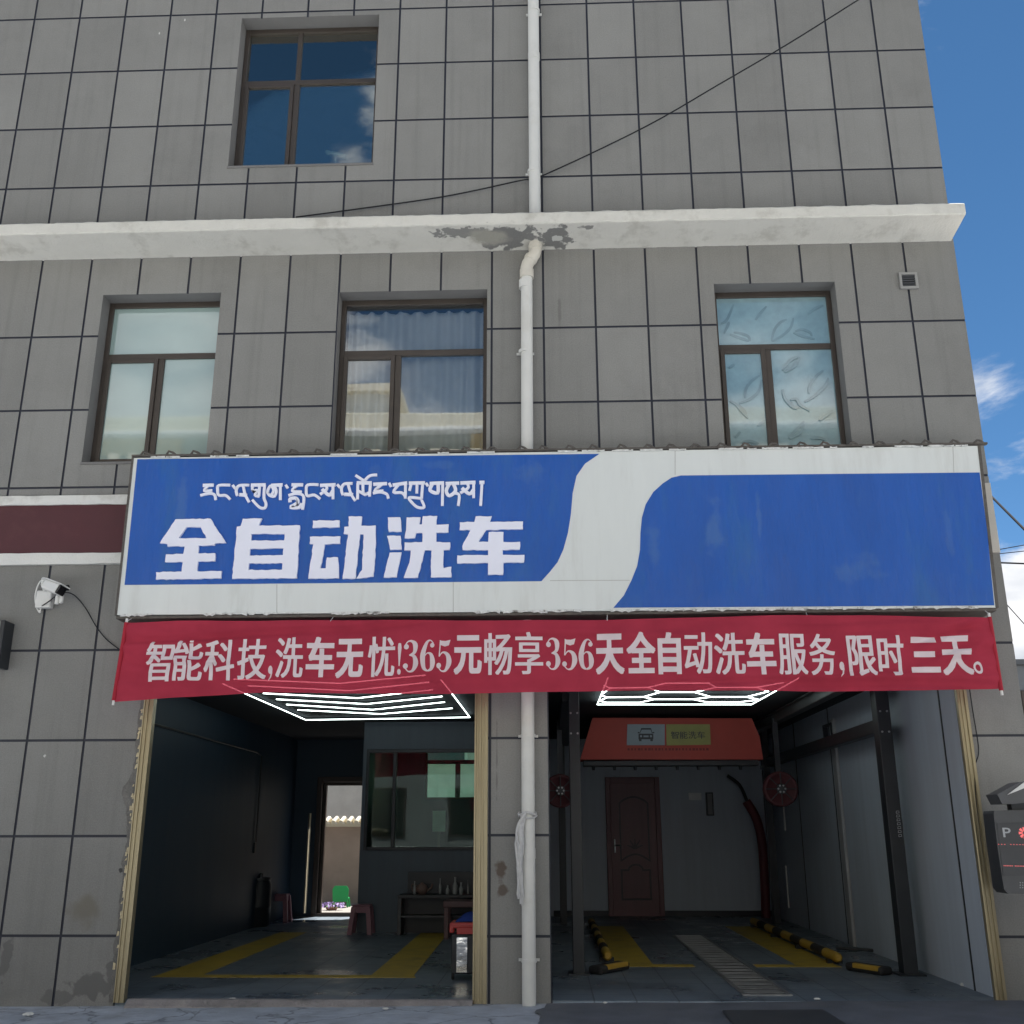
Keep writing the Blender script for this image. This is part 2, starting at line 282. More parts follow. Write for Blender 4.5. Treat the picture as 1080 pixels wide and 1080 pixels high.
m_rag = cloth('white_rag', (.70, .70, .70), .2, 0, .1, 20)
m_cable = mat('black_cable', (.03, .032, .036), .9, spec=.1)

# ================================================================== GROUND
def gz(x, y): return -0.02 + 0.08*min(1, max(0, (x+5)/9.5))
g = MB(); xs = [-400, -120, -40, -12]+[-9+.5*i for i in range(36)]+[12, 40, 120, 400]; ys = [-400, -120, -40, -20]+[-14+.5*i for i in range(28)]+[.006]
vs = [(x, y, gz(x, y)+(.008*mnoise.noise((x*1.3, y*1.3, 0)) if abs(x) < 10 and y > -14 else 0)) for y in ys for x in xs]; nx = len(xs)
g.add(vs, [(j*nx+i, j*nx+i+1, (j+1)*nx+i+1, (j+1)*nx+i) for j in range(len(ys)-1) for i in range(nx-1)], 0, True)
struct(g.build('ground', m_concrete))
g = MB()                                                # damp darker asphalt in front of the right bay
edge = [(-0.02+.12*mnoise.noise((0, y*3.1, 4))+.1*math.sin(y*2.1), y) for y in [-.06-.12*k for k in range(60)]]
vs = []; 
for ex, ey in edge:
    for k in range(14): 
        x = ex+(9-ex)*k/13; vs.append((x, ey, gz(x, ey)+.008*mnoise.noise((x*1.3, ey*1.3, 0))+.012))
g.add(vs, [(j*14+i, j*14+i+1, (j+1)*14+i+1, (j+1)*14+i) for j in range(len(edge)-1) for i in range(13)], 0, True)
struct(g.build('driveway', m_asphalt))
g = MB(); g.add([(-400, 10.6, .02), (400, 10.6, .02), (400, 400, .02), (-400, 400, .02)], [(0, 1, 2, 3)]); g.add([(4.9, -.04, .04), (400, -.04, .04), (400, 10.6, .02), (4.9, 10.6, .02)], [(0, 1, 2, 3)]); g.add([(-400, -.04, -.02), (-9.1, -.04, -.02), (-9.1, 10.6, .02), (-400, 10.6, .02)], [(0, 1, 2, 3)])
struct(g.build('yard', mat('yard_paving', (.27, .25, .225), .8, var=.15)))

cv = thing('drain_cover', (2.2, -.9, .07), 'dark steel cover plate set in the driveway before the drain grate', 'drain cover')
pp = [atz(x, y, .075) for x, y in ((762, 1064), (868, 1064), (898, 1083), (778, 1083))]; m_ = MB(); hz = [gz(p.x, p.y)+.030 for p in pp]
m_.add([(p.x, p.y, h_) for p, h_ in zip(pp, hz)]+[(p.x, p.y, h_-.05) for p, h_ in zip(pp, hz)], [(0, 1, 2, 3), (7, 6, 5, 4)]+[(i, 4+i, 4+(i+1) % 4, (i+1) % 4) for i in range(4)]); m_.build('plate', mat('dark_cover_steel', (.07, .073, .08), .5, metal=.3, var=.25, scale=6), cv)
# thin cracks in the concrete apron
t_ = m_concrete.node_tree; b_n = [n for n in t_.nodes if n.type == 'BSDF_PRINCIPLED'][0]; s0 = b_n.inputs['Base Color'].links[0].from_socket
g_n = N(t_, 'ShaderNodeNewGeometry'); nz = N(t_, 'ShaderNodeTexNoise'); nz.inputs['Scale'].default_value = 2.2; nz.inputs['Detail'].default_value = 6; va = N(t_, 'ShaderNodeVectorMath', operation='MULTIPLY_ADD'); va.inputs[1].default_value = (.5, .5, .5)
t_.links.new(g_n.outputs['Position'], nz.inputs['Vector']); t_.links.new(nz.outputs['Color'], va.inputs[0]); t_.links.new(g_n.outputs['Position'], va.inputs[2])
vo = N(t_, 'ShaderNodeTexVoronoi', feature='DISTANCE_TO_EDGE'); vo.inputs['Scale'].default_value = .8; t_.links.new(va.outputs[0], vo.inputs['Vector'])
mr_ = N(t_, 'ShaderNodeMapRange'); mr_.inputs['From Max'].default_value = .012; mr_.inputs['To Min'].default_value = .75; mr_.inputs['To Max'].default_value = 0; t_.links.new(vo.outputs['Distance'], mr_.inputs['Value'])
mx_ = N(t_, 'ShaderNodeMix', data_type='RGBA'); t_.links.new(mr_.outputs[0], mx_.inputs['Factor']); t_.links.new(s0, mx_.inputs['A']); mx_.inputs['B'].default_value = (.12, .12, .13, 1)
n4 = N(t_, 'ShaderNodeTexNoise'); n4.inputs['Scale'].default_value = 5; n4.inputs['Detail'].default_value = 8; mp4 = N(t_, 'ShaderNodeMapping'); mp4.inputs['Scale'].default_value = (.45, 2.2, 1); t_.links.new(g_n.outputs['Position'], mp4.inputs['Vector']); t_.links.new(mp4.outputs[0], n4.inputs['Vector'])
m4 = N(t_, 'ShaderNodeMapRange', interpolation_type='SMOOTHSTEP'); m4.inputs['From Min'].default_value = .60; m4.inputs['From Max'].default_value = .72; m4.inputs['To Max'].default_value = .7; t_.links.new(n4.outputs['Fac'], m4.inputs['Value'])
x4 = N(t_, 'ShaderNodeMix', data_type='RGBA'); t_.links.new(m4.outputs[0], x4.inputs['Factor']); t_.links.new(mx_.outputs['Result'], x4.inputs['A']); x4.inputs['B'].default_value = (.72, .74, .76, 1); t_.links.new(x4.outputs['Result'], b_n.inputs['Base Color'])

# ================================================================== BUILDING
B = thing('commercial_building', (0, 5, 0), 'grey panelled building with two open wash bays, brown windows and a white ledge', 'building')
XL, XR, ZT, YB = -9.0, 4.79, 13.2, 10.3
OPEN = [(-3.86, -2.07, 9.405, 11.65, 0.25), (-5.21, -3.80, 5.55, 7.66, .28), (-2.40, -0.655, 5.55, 7.635, .28), (1.98, 3.37, 5.55, 7.645, .28), (-4.21, -0.62, -.2, 3.85, .3), (0.0, 4.24, -.2, 3.85, .3)]
cols = [(c-11)*.6 for c in range(-4, 19)]
SEC = [(-.2, 4.38, [.612, 1.543, 2.488, 3.425]), (4.38, 5.13, []), (5.13, 8.2, [5.252, 6.188, 7.118]), (8.2, ZT, [9.149, 10.016, 10.87, 11.729, 12.59])]
HW = .0125
xc = sorted(set([XL, XR]+[round(c+d, 4) for c in cols for d in (-HW, HW)]+[v for o in OPEN for v in o[:2]]))
zc = sorted(set([v for s_ in SEC for v in s_[:2]]+[round(r+d, 4) for s_ in SEC for r in s_[2] for d in (-HW, HW)]+[v for o in OPEN for v in o[2:4]]))
def depth(x, z):
    for o in OPEN:
        if o[0] < x < o[1] and o[2] < z < o[3]: return None, o[4], -1
    for s_ in SEC:
        if s_[0] <= z < s_[1]:
            if any(abs(z-r) < HW for r in s_[2]): return .011, 0, -2
            if s_[2] and any(abs(x-c) < HW for c in cols): return .011, 0, -2
            ci = sum(1 for c in cols if c < x); ri = sum(1 for r in s_[2] if r < z)
            return 0.0, 0, ci*97+ri*13+int(s_[0]*7)
    return 0.0, 0, 0
fa = MB(); tones = []
def fq(p, mi, tone=1.0): fa.add(p, [(0, 1, 2, 3)], mi); tones.append(tone)
D = [[depth((xc[i]+xc[i+1])/2, (zc[j]+zc[j+1])/2) for j in range(len(zc)-1)] for i in range(len(xc)-1)]
def dd(i, j):
    if i < 0 or j < 0 or i >= len(xc)-1 or j >= len(zc)-1: return 0.0
    d = D[i][j]; return d[1] if d[0] is None else d[0]
for i in range(len(xc)-1):
    for j in range(len(zc)-1):
        d, op, pid = D[i][j]; x0, x1, z0, z1 = xc[i], xc[i+1], zc[j], zc[j+1]
        if d is not None:
            rnd = random.Random(pid); fq([(x0, d, z0), (x1, d, z0), (x1, d, z1), (x0, d, z1)], 1 if d > 0 else 0, rnd.uniform(.91, 1.06))
        a = dd(i, j)
        for (ni, nj, e0, e1) in ((i+1, j, (x1, z0), (x1, z1)), (i, j+1, (x0, z1), (x1, z1))):
            bb = dd(ni, nj)
            if abs(a-bb) > 1e-6 and ni < len(xc)-1 and nj < len(zc)-1:
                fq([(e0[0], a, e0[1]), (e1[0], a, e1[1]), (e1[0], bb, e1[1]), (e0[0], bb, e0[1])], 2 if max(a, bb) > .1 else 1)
fw_o = fa.build('facade_wall', [m_panel, m_groove, m_reveal], B)
atr = fw_o.data.attributes.new('tone', 'FLOAT', 'FACE'); atr.data.foreach_set('value', tones)
t = m_panel.node_tree; bs = [n for n in t.nodes if n.type == 'BSDF_PRINCIPLED'][0]; s0 = bs.inputs['Base Color'].links[0].from_socket
an = N(t, 'ShaderNodeAttribute'); an.attribute_name = 'tone'; sv = N(t, 'ShaderNodeVectorMath', operation='SCALE'); t.links.new(s0, sv.inputs[0]); t.links.new(an.outputs['Fac'], sv.inputs['Scale']); t.links.new(sv.outputs[0], bs.inputs['Base Color'])
gp_ = N(t, 'ShaderNodeNewGeometry')                      # rain streaks and stucco grain
for (st_, sc_, f0, f1, lo_) in (((7, 1, .22), 1.6, .52, .74, .91), ((1, 1, 1), 75, .3, .7, 1.0), ((1, 1, 1), .55, .35, .7, .90)):
    s0 = bs.inputs['Base Color'].links[0].from_socket; ma_ = N(t, 'ShaderNodeMapping'); ma_.inputs['Scale'].default_value = st_; t.links.new(gp_.outputs['Position'], ma_.inputs['Vector'])
    na_ = N(t, 'ShaderNodeTexNoise'); na_.inputs['Scale'].default_value = sc_; na_.inputs['Detail'].default_value = 6; t.links.new(ma_.outputs[0], na_.inputs['Vector'])
    rg_ = N(t, 'ShaderNodeMapRange'); rg_.inputs['From Min'].default_value = f0; rg_.inputs['From Max'].default_value = f1; rg_.inputs['To Min'].default_value = 1.0 if lo_ < 1 else .90; rg_.inputs['To Max'].default_value = lo_ if lo_ < 1 else 1.10; t.links.new(na_.outputs['Fac'], rg_.inputs['Value'])
    sv_ = N(t, 'ShaderNodeVectorMath', operation='SCALE'); t.links.new(s0, sv_.inputs[0]); t.links.new(rg_.outputs[0], sv_.inputs['Scale']); t.links.new(sv_.outputs[0], bs.inputs['Base Color'])
q = lambda x, y: tuple(at(x, y))
dk = (.15, .147, .143)
stain_or_sheen(m_panel, [(q(88, 960), .22, (.19, .175, .145), .8, 5, (1, 1, 1), .9), (q(95, 1040), .14, dk, .85, 9, (1.6, 1, .8), .25), (q(60, 1052), .12, dk, .7, 9, (1.5, 1, .6), .25), (q(118, 1022), .07, dk, .8, 12, (.9, 1, 1.4), .3), (q(7, 1010), .10, dk, .8, 10, (.6, 1, 2.), .25),
                (q(528, 918), .10, (.115, .085, .066), .85, 9, (.7, 1, 1.1), .45), (q(530, 940), .06, (.115, .085, .066), .8, 9, (1, 1, 1), .45), (q(128, 918), .025, (.06, .06, .06), .9, 20, (1, 1, 1), .4),
                (q(524, 800), .02, (.12, .115, .11), .5, 8, (.5, 1, 22), .5), (q(590, 330), .05, (.14, .138, .13), .5, 6, (.5, 1, 5), .6), (q(47, 797), .014, (.6, .6, .58), 1, 60, (1, 1, 1), .2), (q(168, 35), .010, (.6, .6, .58), 1, 60, (1, 1, 2), .2), (q(195, 21), .010, (.6, .6, .58), 1, 60, (1, 1, 2), .2),
                (q(720, 290), .04, (.25, .25, .24), .6, 7, (.5, 1, 4), .6), (q(505, 270), .05, (.25, .25, .24), .5, 7, (.6, 1, 3), .6)])
w = MB()                                                # shell: side walls, roof, rear wall, storeys
w.box(XR-.25, XR-.002, .32, YB+.61, 0, ZT); w.build('side_wall', m_panel, B)
w = MB(); w.box(XL, XL+.25, .32, YB, 0, ZT); w.build('side_wall', m_panel, B)
w = MB(); w.box(XL-.1, XR+.1, -.12, YB+.9, ZT, ZT+.25, bev=.02); w.build('roof', m_white, B)
w = MB(); w.box(XL+.25, XR-.25, .31, YB, 8.1, 8.3); w.box(XL+.25, XR-.25, .31, YB, 4.1, 4.35); w.build('floor_slab', m_reveal, B)
w = MB()                                                # rear wall with the back door, a lit slot beside it and the staff room window
BD = (-4.50, -3.45, .10, 2.54); SLT = (-4.76, -4.70, .10, 1.95); RW = (at(449, 790, YB).x, -0.8, at(460, 843, YB).z, at(460, 790, YB).z)
bx = sorted([XL, XR, BD[0], BD[1], SLT[0], SLT[1], RW[0], RW[1]]); bz = sorted({0, ZT, BD[2], BD[3], SLT[3], RW[2], RW[3]})
for i in range(len(bx)-1):
    for j in range(len(bz)-1):
        xm, zm = (bx[i]+bx[i+1])/2, (bz[j]+bz[j+1])/2
        if any(o[0] < xm < o[1] and o[2] < zm < o[3] for o in (BD, SLT, RW)): continue
        w.box(bx[i], min(bx[i+1], -.3), YB+.002, YB+.25, bz[j], bz[j+1])
w.build('rear_wall', m_darkwall, B)
w = MB(); w.box(-.298, XR, YB+.62, YB+.8, 0, ZT); w.box(-.298, -.05, YB+.002, YB+.619, 0, ZT); w.build('rear_wall', m_darkwall, B)

# ledge between the upper floors: rough front edge, pale soffit
c = MB(); n = 230; m_ledge = mat('ledge_paint', (.67, .655, .60), .8, var=.06, bump=.7, bscale=40, dirt=(.42, .40, .35), dirt_amt=.55, dscale=2.2)
rows = []
for i in range(n+1):
    x = XL+(4.765-XL)*i/n; e = lambda s_, a: a*mnoise.noise((x*6, s_, 0))+a*.6*mnoise.noise((x*22, s_, 3))
    rows.append([(x, .03, 8.36), (x, -.455+e(1, .008), 8.352+e(2, .012)), (x, -.47+e(3, .006), 8.335+e(4, .010)), (x, -.47+e(5, .005), 8.215+e(6, .006)), (x, -.455, 8.203+e(7, .004)), (x, -.03, 8.152+e(8, .008)), (x, .03, 8.14)])
vs = [p for r_ in rows for p in r_]; k = 7
c.add(vs, [(i*k+j, i*k+j+1, (i+1)*k+j+1, (i+1)*k+j) for i in range(n) for j in range(k-1)]); c.add(rows[0], [list(range(k))]); c.add(rows[-1], [list(range(k))[::-1]])
c.build('ledge', m_ledge, B)
sp0 = Vector((-.1, -.2, 8.17)); gr = (.17, .17, .165)
stain_or_sheen(m_ledge, [((-.42, -.22, 8.17), .30, gr, .92, 8, (1.25, .7, 1), .22), ((.16, -.22, 8.17), .20, gr, .92, 11, (1, 1, 1), .25), ((.17, -.19, 8.17), .06, (.6, .6, .56), .9, 14, (1, 1, 1), .2), ((-.95, -.33, 8.17), .16, gr, .8, 13, (2.2, .6, 1), .25), ((.5, -.38, 8.17), .06, gr, .8, 13, (1.6, .7, 1), .3), ((-.7, -.25, 8.17), .22, (.40, .385, .33), .8, 4, (1.5, .7, 1), .6)])
# coloured band
b_ = MB(); b_.box(XL, 4.3, -.022, .02, 4.48, 5.045); bo = b_.build('painted_band', m_maroon, B)
for z0, z1 in ((5.04, 5.145), (4.362, 4.485)):
    t_ = MB(); n = 160
    rr = []
    for i in range(n+1):
        x = XL+(4.3-XL)*i/n; e = lambda s_, a: a*mnoise.noise((x*5, s_+z0, 0))
        rr.append([(x, .02, z1+.002), (x, -.045+e(1, .004), z1+e(2, .008)), (x, -.045+e(3, .004), z0+e(4, .008)), (x, .02, z0-.002)])
    t_.add([p for r_ in rr for p in r_], [(i*4+j, i*4+j+1, (i+1)*4+j+1, (i+1)*4+j) for i in range(n) for j in range(3)]); t_.add(rr[-1], [(3, 2, 1, 0)]); t_.build('band_trim', m_white, bo)
b_ = MB(); b_.box(4.302, 4.788, -.03, .02, 4.38, 5.156, bev=.004); b_.build('band_end', mat('pale_band_end', (.55, .52, .47), .8, var=.08, bump=.4), B)

# gold jamb profiles
def jamb(x0, x1, zt, name='door_jamb'):
    j = MB(); wdt = x1-x0; prof = [(0, .02), (0, -.028), (.12, -.034), (.16, -.022), (.3, -.022), (.33, -.03), (.5, -.03), (.53, -.02), (.7, -.02), (.73, -.034), (1, -.034), (1, .05), (.8, .05), (.8, .07)]
    vs = [(x0+wdt*a, y, z) for z in (0.02, zt) for a, y in prof]; n = len(prof)
    j.add(vs, [(i, i+1, n+i+1, n+i) for i in range(n-1)]+[(n-1, 0, n, 2*n-1)]+[list(range(n))[::-1], list(range(n, 2*n))]); return j.build(name, m_gold, B)
jamb(-4.205, -4.10, 3.80); jamb(-.756, -.621, 3.80); jamb(4.137, 4.238, 3.80)
h = MB(); h.box(-4.20, -.622, -.03, .3, 3.80, 3.87, bev=.005); h.build('lintel', m_gold, B)
h = MB(); h.box(.002, 4.238, .0, .3, 3.80, 3.87, bev=.005); h.build('lintel', m_dgrey, B)
h = MB(); h.box(-4.05, -.76, .05, .29, 3.42, 3.79, bev=.01); h.build('shutter_box', m_dgrey, B)
h = MB(); h.box(.01, 4.13, .05, .29, 3.44, 3.79, bev=.01); h.build('shutter_box', m_dgrey, B)
# crumbling mortar beside the left jamb
mo = MB(); fo = MB()
rnd = random.Random(3); N_ = 90; Lx = []
for i in range(N_+1):
    z = .02+i/N_*2.9; wv = .045+.03*mnoise.noise((0, z*5, 1))+.02*mnoise.noise((3, z*19, 1)); wv += .10*math.exp(-((z-1.95)/.13)**2); Lx.append((-4.205-max(.01, wv), z))
mo.prism([(-4.2, .02)]+Lx+[(-4.2, 2.92)], -.012, .02); mo.build('mortar_joint', m_mortar, B)
for i in range(45):
    fo = MB()
    z = rnd.uniform(.3, 2.85); x = -4.207-rnd.uniform(0, .02); hgt = rnd.uniform(.01, .06); wd_ = rnd.uniform(.006, .02)
    fo.prism([(x-wd_, z), (x+.004, z+rnd.uniform(-.01, .01)), (x+.005, z+hgt), (x-wd_*rnd.uniform(.2, 1), z+hgt*rnd.uniform(.6, 1.2))], -.016-rnd.uniform(0, .012), .0)
    fo.build('filler_foam', m_foam, B)

# ------------------------------------------------------------------ windows
def window(X0, X1, Z0, Z1, zt, xm, gm, full, label, room=None, fb=.055, yd=.20):
    f = MB(); y0, y1 = yd, yd+.07
    f.box(X0+.002, X0+fb, y0, y1, Z0+.002, Z1-.002, bev=.006); f.box(X1-fb, X1-.002, y0, y1, Z0+.002, Z1-.002, bev=.006)
    f.box(X0+fb, X1-fb, y0+.002, y1, Z1-fb-.015, Z1-.002, bev=.006); f.box(X0+fb, X1-fb, y0+.002, y1, Z0+.002, Z0+fb, bev=.006)
    f.box(X0+fb, X1-fb, y0+.004, y1, zt-.035, zt+.035, bev=.006)
    f.box(xm-.035, xm+.035, y0+.006, y1, Z0+fb, zt-.035, bev=.006)
    if full: f.box(xm-.03, xm+.03, y0+.006, y1, zt+.035, Z1-fb-.015, bev=.006)
    fo_ = f.build('window', m_frame, B); fo_['label'] = label
    s_ = MB(); a0, a1, b0, b1 = X0+fb, xm-.035, Z0+fb, zt-.035; g_ = .05
    s_.box(a0, a0+g_, y0-.015, y0+.035, b0, b1, bev=.005); s_.box(a1-g_, a1, y0-.015, y0+.035, b0, b1, bev=.005); s_.box(a0+g_, a1-g_, y0-.013, y0+.035, b1-g_, b1, bev=.005); s_.box(a0+g_, a1-g_, y0-.013, y0+.035, b0, b0+g_, bev=.005)
    s_.build('sash', m_frame, fo_)
    panes = [(a0+g_, a1-g_, b0+g_, b1-g_, y0+.012), (xm+.035, X1-fb, Z0+fb, zt-.035, y0+.03)]
    panes += [(X0+fb, xm-.03, zt+.035, Z1-fb-.015, y0+.03), (xm+.03, X1-fb, zt+.035, Z1-fb-.015, y0+.03)] if full else [(X0+fb, X1-fb, zt+.035, Z1-fb-.015, y0+.03)]
    for (p0, p1, q0, q1, yy) in panes:
        m_ = MB(); m_.box(p0-.004, p1+.004, yy, yy+.006, q0-.004, q1+.004); m_.build('pane', gm, fo_)
    s2 = MB(); s2.box(X0-.01, X1+.01, -.012, yd, Z0-.03, Z0+.001, bev=.004); s2.build('sill', m_reveal, fo_)
    return fo_, panes
W = {}
W[1] = window(*OPEN[0][:4], at(330, 86, .2).z, at(311, 120, .2).x, m_glass_r, True, 'top floor window with dark blue glass in four panes')
W[2] = window(*OPEN[1][:4], at(200, 375, .2).z, at(166, 420, .2).x, m_film, False, 'window with plain pale green frosted panes')
W[3] = window(*OPEN[2][:4], at(440, 371.5, .2).z, at(418.5, 420, .2).x, m_glass_c, False, 'window with a pale curtain behind clear panes')
W[4] = window(*OPEN[3][:4], at(815, 365.5, .2).z, at(814, 420, .2).x, m_film2, False, 'window with leaf patterned frosted panes')
# leaves printed on the film of the right window
def leafstroke(mb, pts, wd_, yy):
    P3 = [at(x, y, yy) for x, y in pts]; P2 = [(p.x, p.z) for p in spline(P3, 5)]
    mb.prism(ribbon(P2, [wd_*(.5+.5*math.sin(math.pi*(i+.6)/len(P2))) for i in range(len(P2))]), yy, yy+.003)
z4 = lambda pts: [(730+x/4.91, 270+y/4.91) for x, y in pts]
LEAF = [[(215, 395), (250, 400), (290, 415), (300, 440)], [(195, 405), (250, 425), (295, 440)], [(412, 440), (425, 385), (455, 345), (490, 328)], [(415, 440), (470, 410), (510, 370), (525, 320)], [(535, 390), (570, 380), (610, 395), (620, 415)], [(525, 395), (570, 415), (635, 430)], [(165, 400), (185, 360), (190, 340)], [(150, 350), (180, 330), (215, 250)], [(330, 330), (350, 300), (385, 260)], [(600, 300), (640, 270), (680, 255)],
        [(275, 735), (278, 690), (310, 645), (350, 618)], [(245, 762), (300, 740), (345, 700), (360, 640)], [(195, 750), (230, 770), (255, 800), (290, 840)], [(240, 770), (270, 800), (280, 820)], [(225, 940), (250, 910)], [(260, 965), (300, 958), (345, 972)], [(270, 975), (300, 980), (340, 975)], [(190, 580), (220, 560)], [(340, 880), (380, 850)],
        [(605, 710), (612, 670), (645, 620), (680, 592)], [(585, 755), (640, 720), (690, 670), (705, 630)], [(470, 690), (480, 735), (520, 780), (545, 790)], [(510, 745), (540, 740), (560, 770), (610, 800)], [(515, 755), (525, 780), (555, 780)], [(500, 940), (540, 900), (580, 855)], [(505, 945), (560, 915), (580, 870)], [(615, 945), (650, 940), (690, 950)], [(470, 590), (510, 540), (550, 520)], [(660, 850), (730, 800)], [(480, 600), (530, 570), (560, 525)]]
ml = [MB(), MB(), MB()]
for li_, Lf in enumerate(LEAF):
    pts = z4(Lf); k = 2 if pts[0][1] < 363 else (0 if pts[0][0] < 812 else 1); yy = W[4][1][k][4]-.0035-.0005*li_
    m_ = MB(); leafstroke(m_, pts, .034, yy); m_.build('leaf_print', m_leaf, W[4][0])
pk = [o for o in W[4][0].children if o.name.startswith('pane')]
# curtain behind the middle window
cu = MB(); n = 150; X0, X1, Z0, Z1 = -2.33, -.72, 5.6, 7.53
vs = []
for i in range(n+1):
    u = i/n; x = X0+(X1-X0)*u; y = .335+.030*math.sin(u*2*math.pi*9.3+1.3*math.sin(u*7))+.006*math.sin(u*61)
    vs += [(x, y, Z0), (x+.01*math.sin(u*40), y+.004, 6.5), (x, y*.9+.0335, Z1-.06), (x, y*.98, Z1-.01+.006*math.sin(u*120))]
cu.add(vs, [(i*4+j, (i+1)*4+j, (i+1)*4+j+1, i*4+j+1) for i in range(n) for j in range(3)], 0, True)
co = cu.build('curtain', m_curtain, None, (-1.52, .36, 5.6)); tag(co, 'pale grey pleated curtain hanging behind the middle upper window', 'curtain')
so_ = co.modifiers.new('thick', 'SOLIDIFY'); so_.thickness = .003
# squeegee leaning inside the top window
sq = thing('squeegee', tuple(at(352, 173, .32)), 'pale squeegee standing up behind the top floor window glass', 'squeegee')
p0, p1, p2 = at(343.5, 159, .32), at(366, 164, .32), at(353.5, 176, .32); pm = (p0+p1)*.5
m_ = MB(); m_.tube([p0+Vector((0, .0, -.02)), p1+Vector((0, 0, -.02))], .036, 6); m_.build('blade', mat('pale_green_plastic', (.55, .72, .68), .4), sq)
m_ = MB(); m_.tube([pm, p2], .016, 8); m_.build('handle', m_white_pl, sq)

# ------------------------------------------------------------------ bays
FZ = .045; CZ = 3.37
f = MB(); f.box(-4.2, -.63, .012, .32, -.1, FZ); f.box(-5.3, -.30, .321, YB, -.1, FZ); f.box(.005, 4.23, .012, .32, -.1, FZ); f.box(-.30, 4.28, .321, YB+.6, -.1, FZ); f.build('bay_floor', m_floor, B)
th_ = MB(); rr = []
for i in range(61):
    x = -4.05+3.3*i/60; e = lambda s_, a: a*mnoise.noise((x*7, s_, 0))
    rr.append([(x, .0, FZ+.012), (x, -.06+e(1, .02), FZ+.008+e(2, .008)), (x, -.13+e(3, .03), .005+e(4, .01)), (x, -.15, -.06)])
th_.add([p for r_ in rr for p in r_], [(i*4+j, i*4+j+1, (i+1)*4+j+1, (i+1)*4+j) for i in range(60) for j in range(3)]); th_.build('threshold', mat('rough_threshold', (.30, .275, .265), .9, var=.25, scale=5, bump=1, bscale=35, dirt=(.16, .15, .145), dirt_amt=.8, dscale=4), B)
f = MB(); f.box(-5.3, -.05, .3, YB, CZ, CZ+.1); f.box(.0, 4.25, .3, YB+.6, CZ+.003, CZ+.1); f.build('ceiling', m_ceil, B)
f = MB(); f.box(-5.3, -5.05, .3, YB, FZ, CZ); f.build('bay_side_wall', m_darkwall, B)
f = MB(); f.box(-.62, -.02, .3, YB, FZ, CZ); f.build('partition_wall', m_darkwall, B)
f = MB(); f.box(4.24, 4.5, .31, YB+.6, FZ, CZ); f.build('bay_side_wall', m_greywall, B)
f = MB(); f.box(0, 4.3, 10.45, 10.6, FZ, CZ); f.build('bay_back_wall', m_greywall, B)
f = MB()                                                # seams and cover strips on the right wall
for (px, py) in ((1016, 1030), ):
    p = atz(px, py, FZ+.01); 
for y_ in (.72, 3.0, 5.3, 7.6): f = MB(); f.box(4.232, 4.239, y_, y_+.03, FZ, CZ); f.build('panel_seam', m_black, B)
f = MB(); f.box(4.19, 4.239, 4.9, 5.1, FZ, CZ-.2, bev=.01); f.build('cover_strip', m_steel if False else mat('pale_grey_strip', (.36, .37, .38), .4), B)
f = MB(); f.box(0.05, 4.2, 10.43, 10.449, FZ, FZ+.1); f.build('skirting', m_black, B)
d_ = ray(876, 775); pb = EYE+d_*((4.22-EYE.x)/d_.x); f = MB(); h_ = .16
for a in ((-h_, h_, h_-.03, h_), (-h_, h_, -h_, -h_+.03), (-h_, -h_+.03, -h_+.03, h_-.03), (h_-.03, h_, -h_+.03, h_-.03)): f.box(4.17, 4.239, pb.y+a[0]*1.5, pb.y+a[1]*1.5, pb.z+a[2], pb.z+a[3])
f.build('wall_bracket', m_black, B)
for (y_, z0, z1) in ((8.9, .3, 1.0), (8.7, 1.6, 2.3)): f = MB(); f.tube([(4.2, y_, z0), (4.2, y_, z1)], .014, 8); f.build('wall_conduit', m_white_pl, B)
f = MB(); f.tube([(-5.02, .5, 2.9), (-5.02, 5.6, 2.9), (-5.02, 7.2, 2.9), (-5.02, 7.59, 2.86), (-5.02, 7.59, 1.43)], .014, 8); f.build('wall_conduit', m_dgrey, B)
# staff room box in the left bay
RX, RY = -3.13, 7.0
wx0, wx1, wz0, wz1 = RX+.06, -.75, 1.30, 2.92
f = MB(); f.box(RX, -.62, RY, RY+.1, FZ, wz0); f.box(RX, -.62, RY, RY+.1, wz1, CZ); f.box(RX, wx0, RY, RY+.1, wz0, wz1); f.box(wx1, -.62, RY, RY+.1, wz0, wz1); f.box(RX, RX+.1, RY+.1, YB, FZ, CZ)
f.build('staff_room_wall', mat('slate_wall_panel', (.085, .115, .145), .5, var=.1, stretch=(3, 3, .2)), B)
f = MB(); 
for a in ((wx0, wx0+.05, wz0, wz1), (wx1-.05, wx1, wz0, wz1), (wx0+.05, wx1-.05, wz0, wz0+.05), (wx0+.05, wx1-.05, wz1-.06, wz1), (-2.62, -2.56, wz0+.05, wz1-.06)): f.box(a[0], a[1], RY-.025, RY+.06, a[2], a[3], bev=.006)
iw = f.build('interior_window', m_black, B)
f = MB(); f.box(wx0+.05, -2.62, RY+.0, RY+.008, wz0+.05, wz1-.06); f.build('pane', m_glass_g, iw)
f = MB(); f.box(-2.56, wx1-.05, RY+.0, RY+.008, wz0+.05, wz1-.06); f.build('pane', m_glass_g, iw)
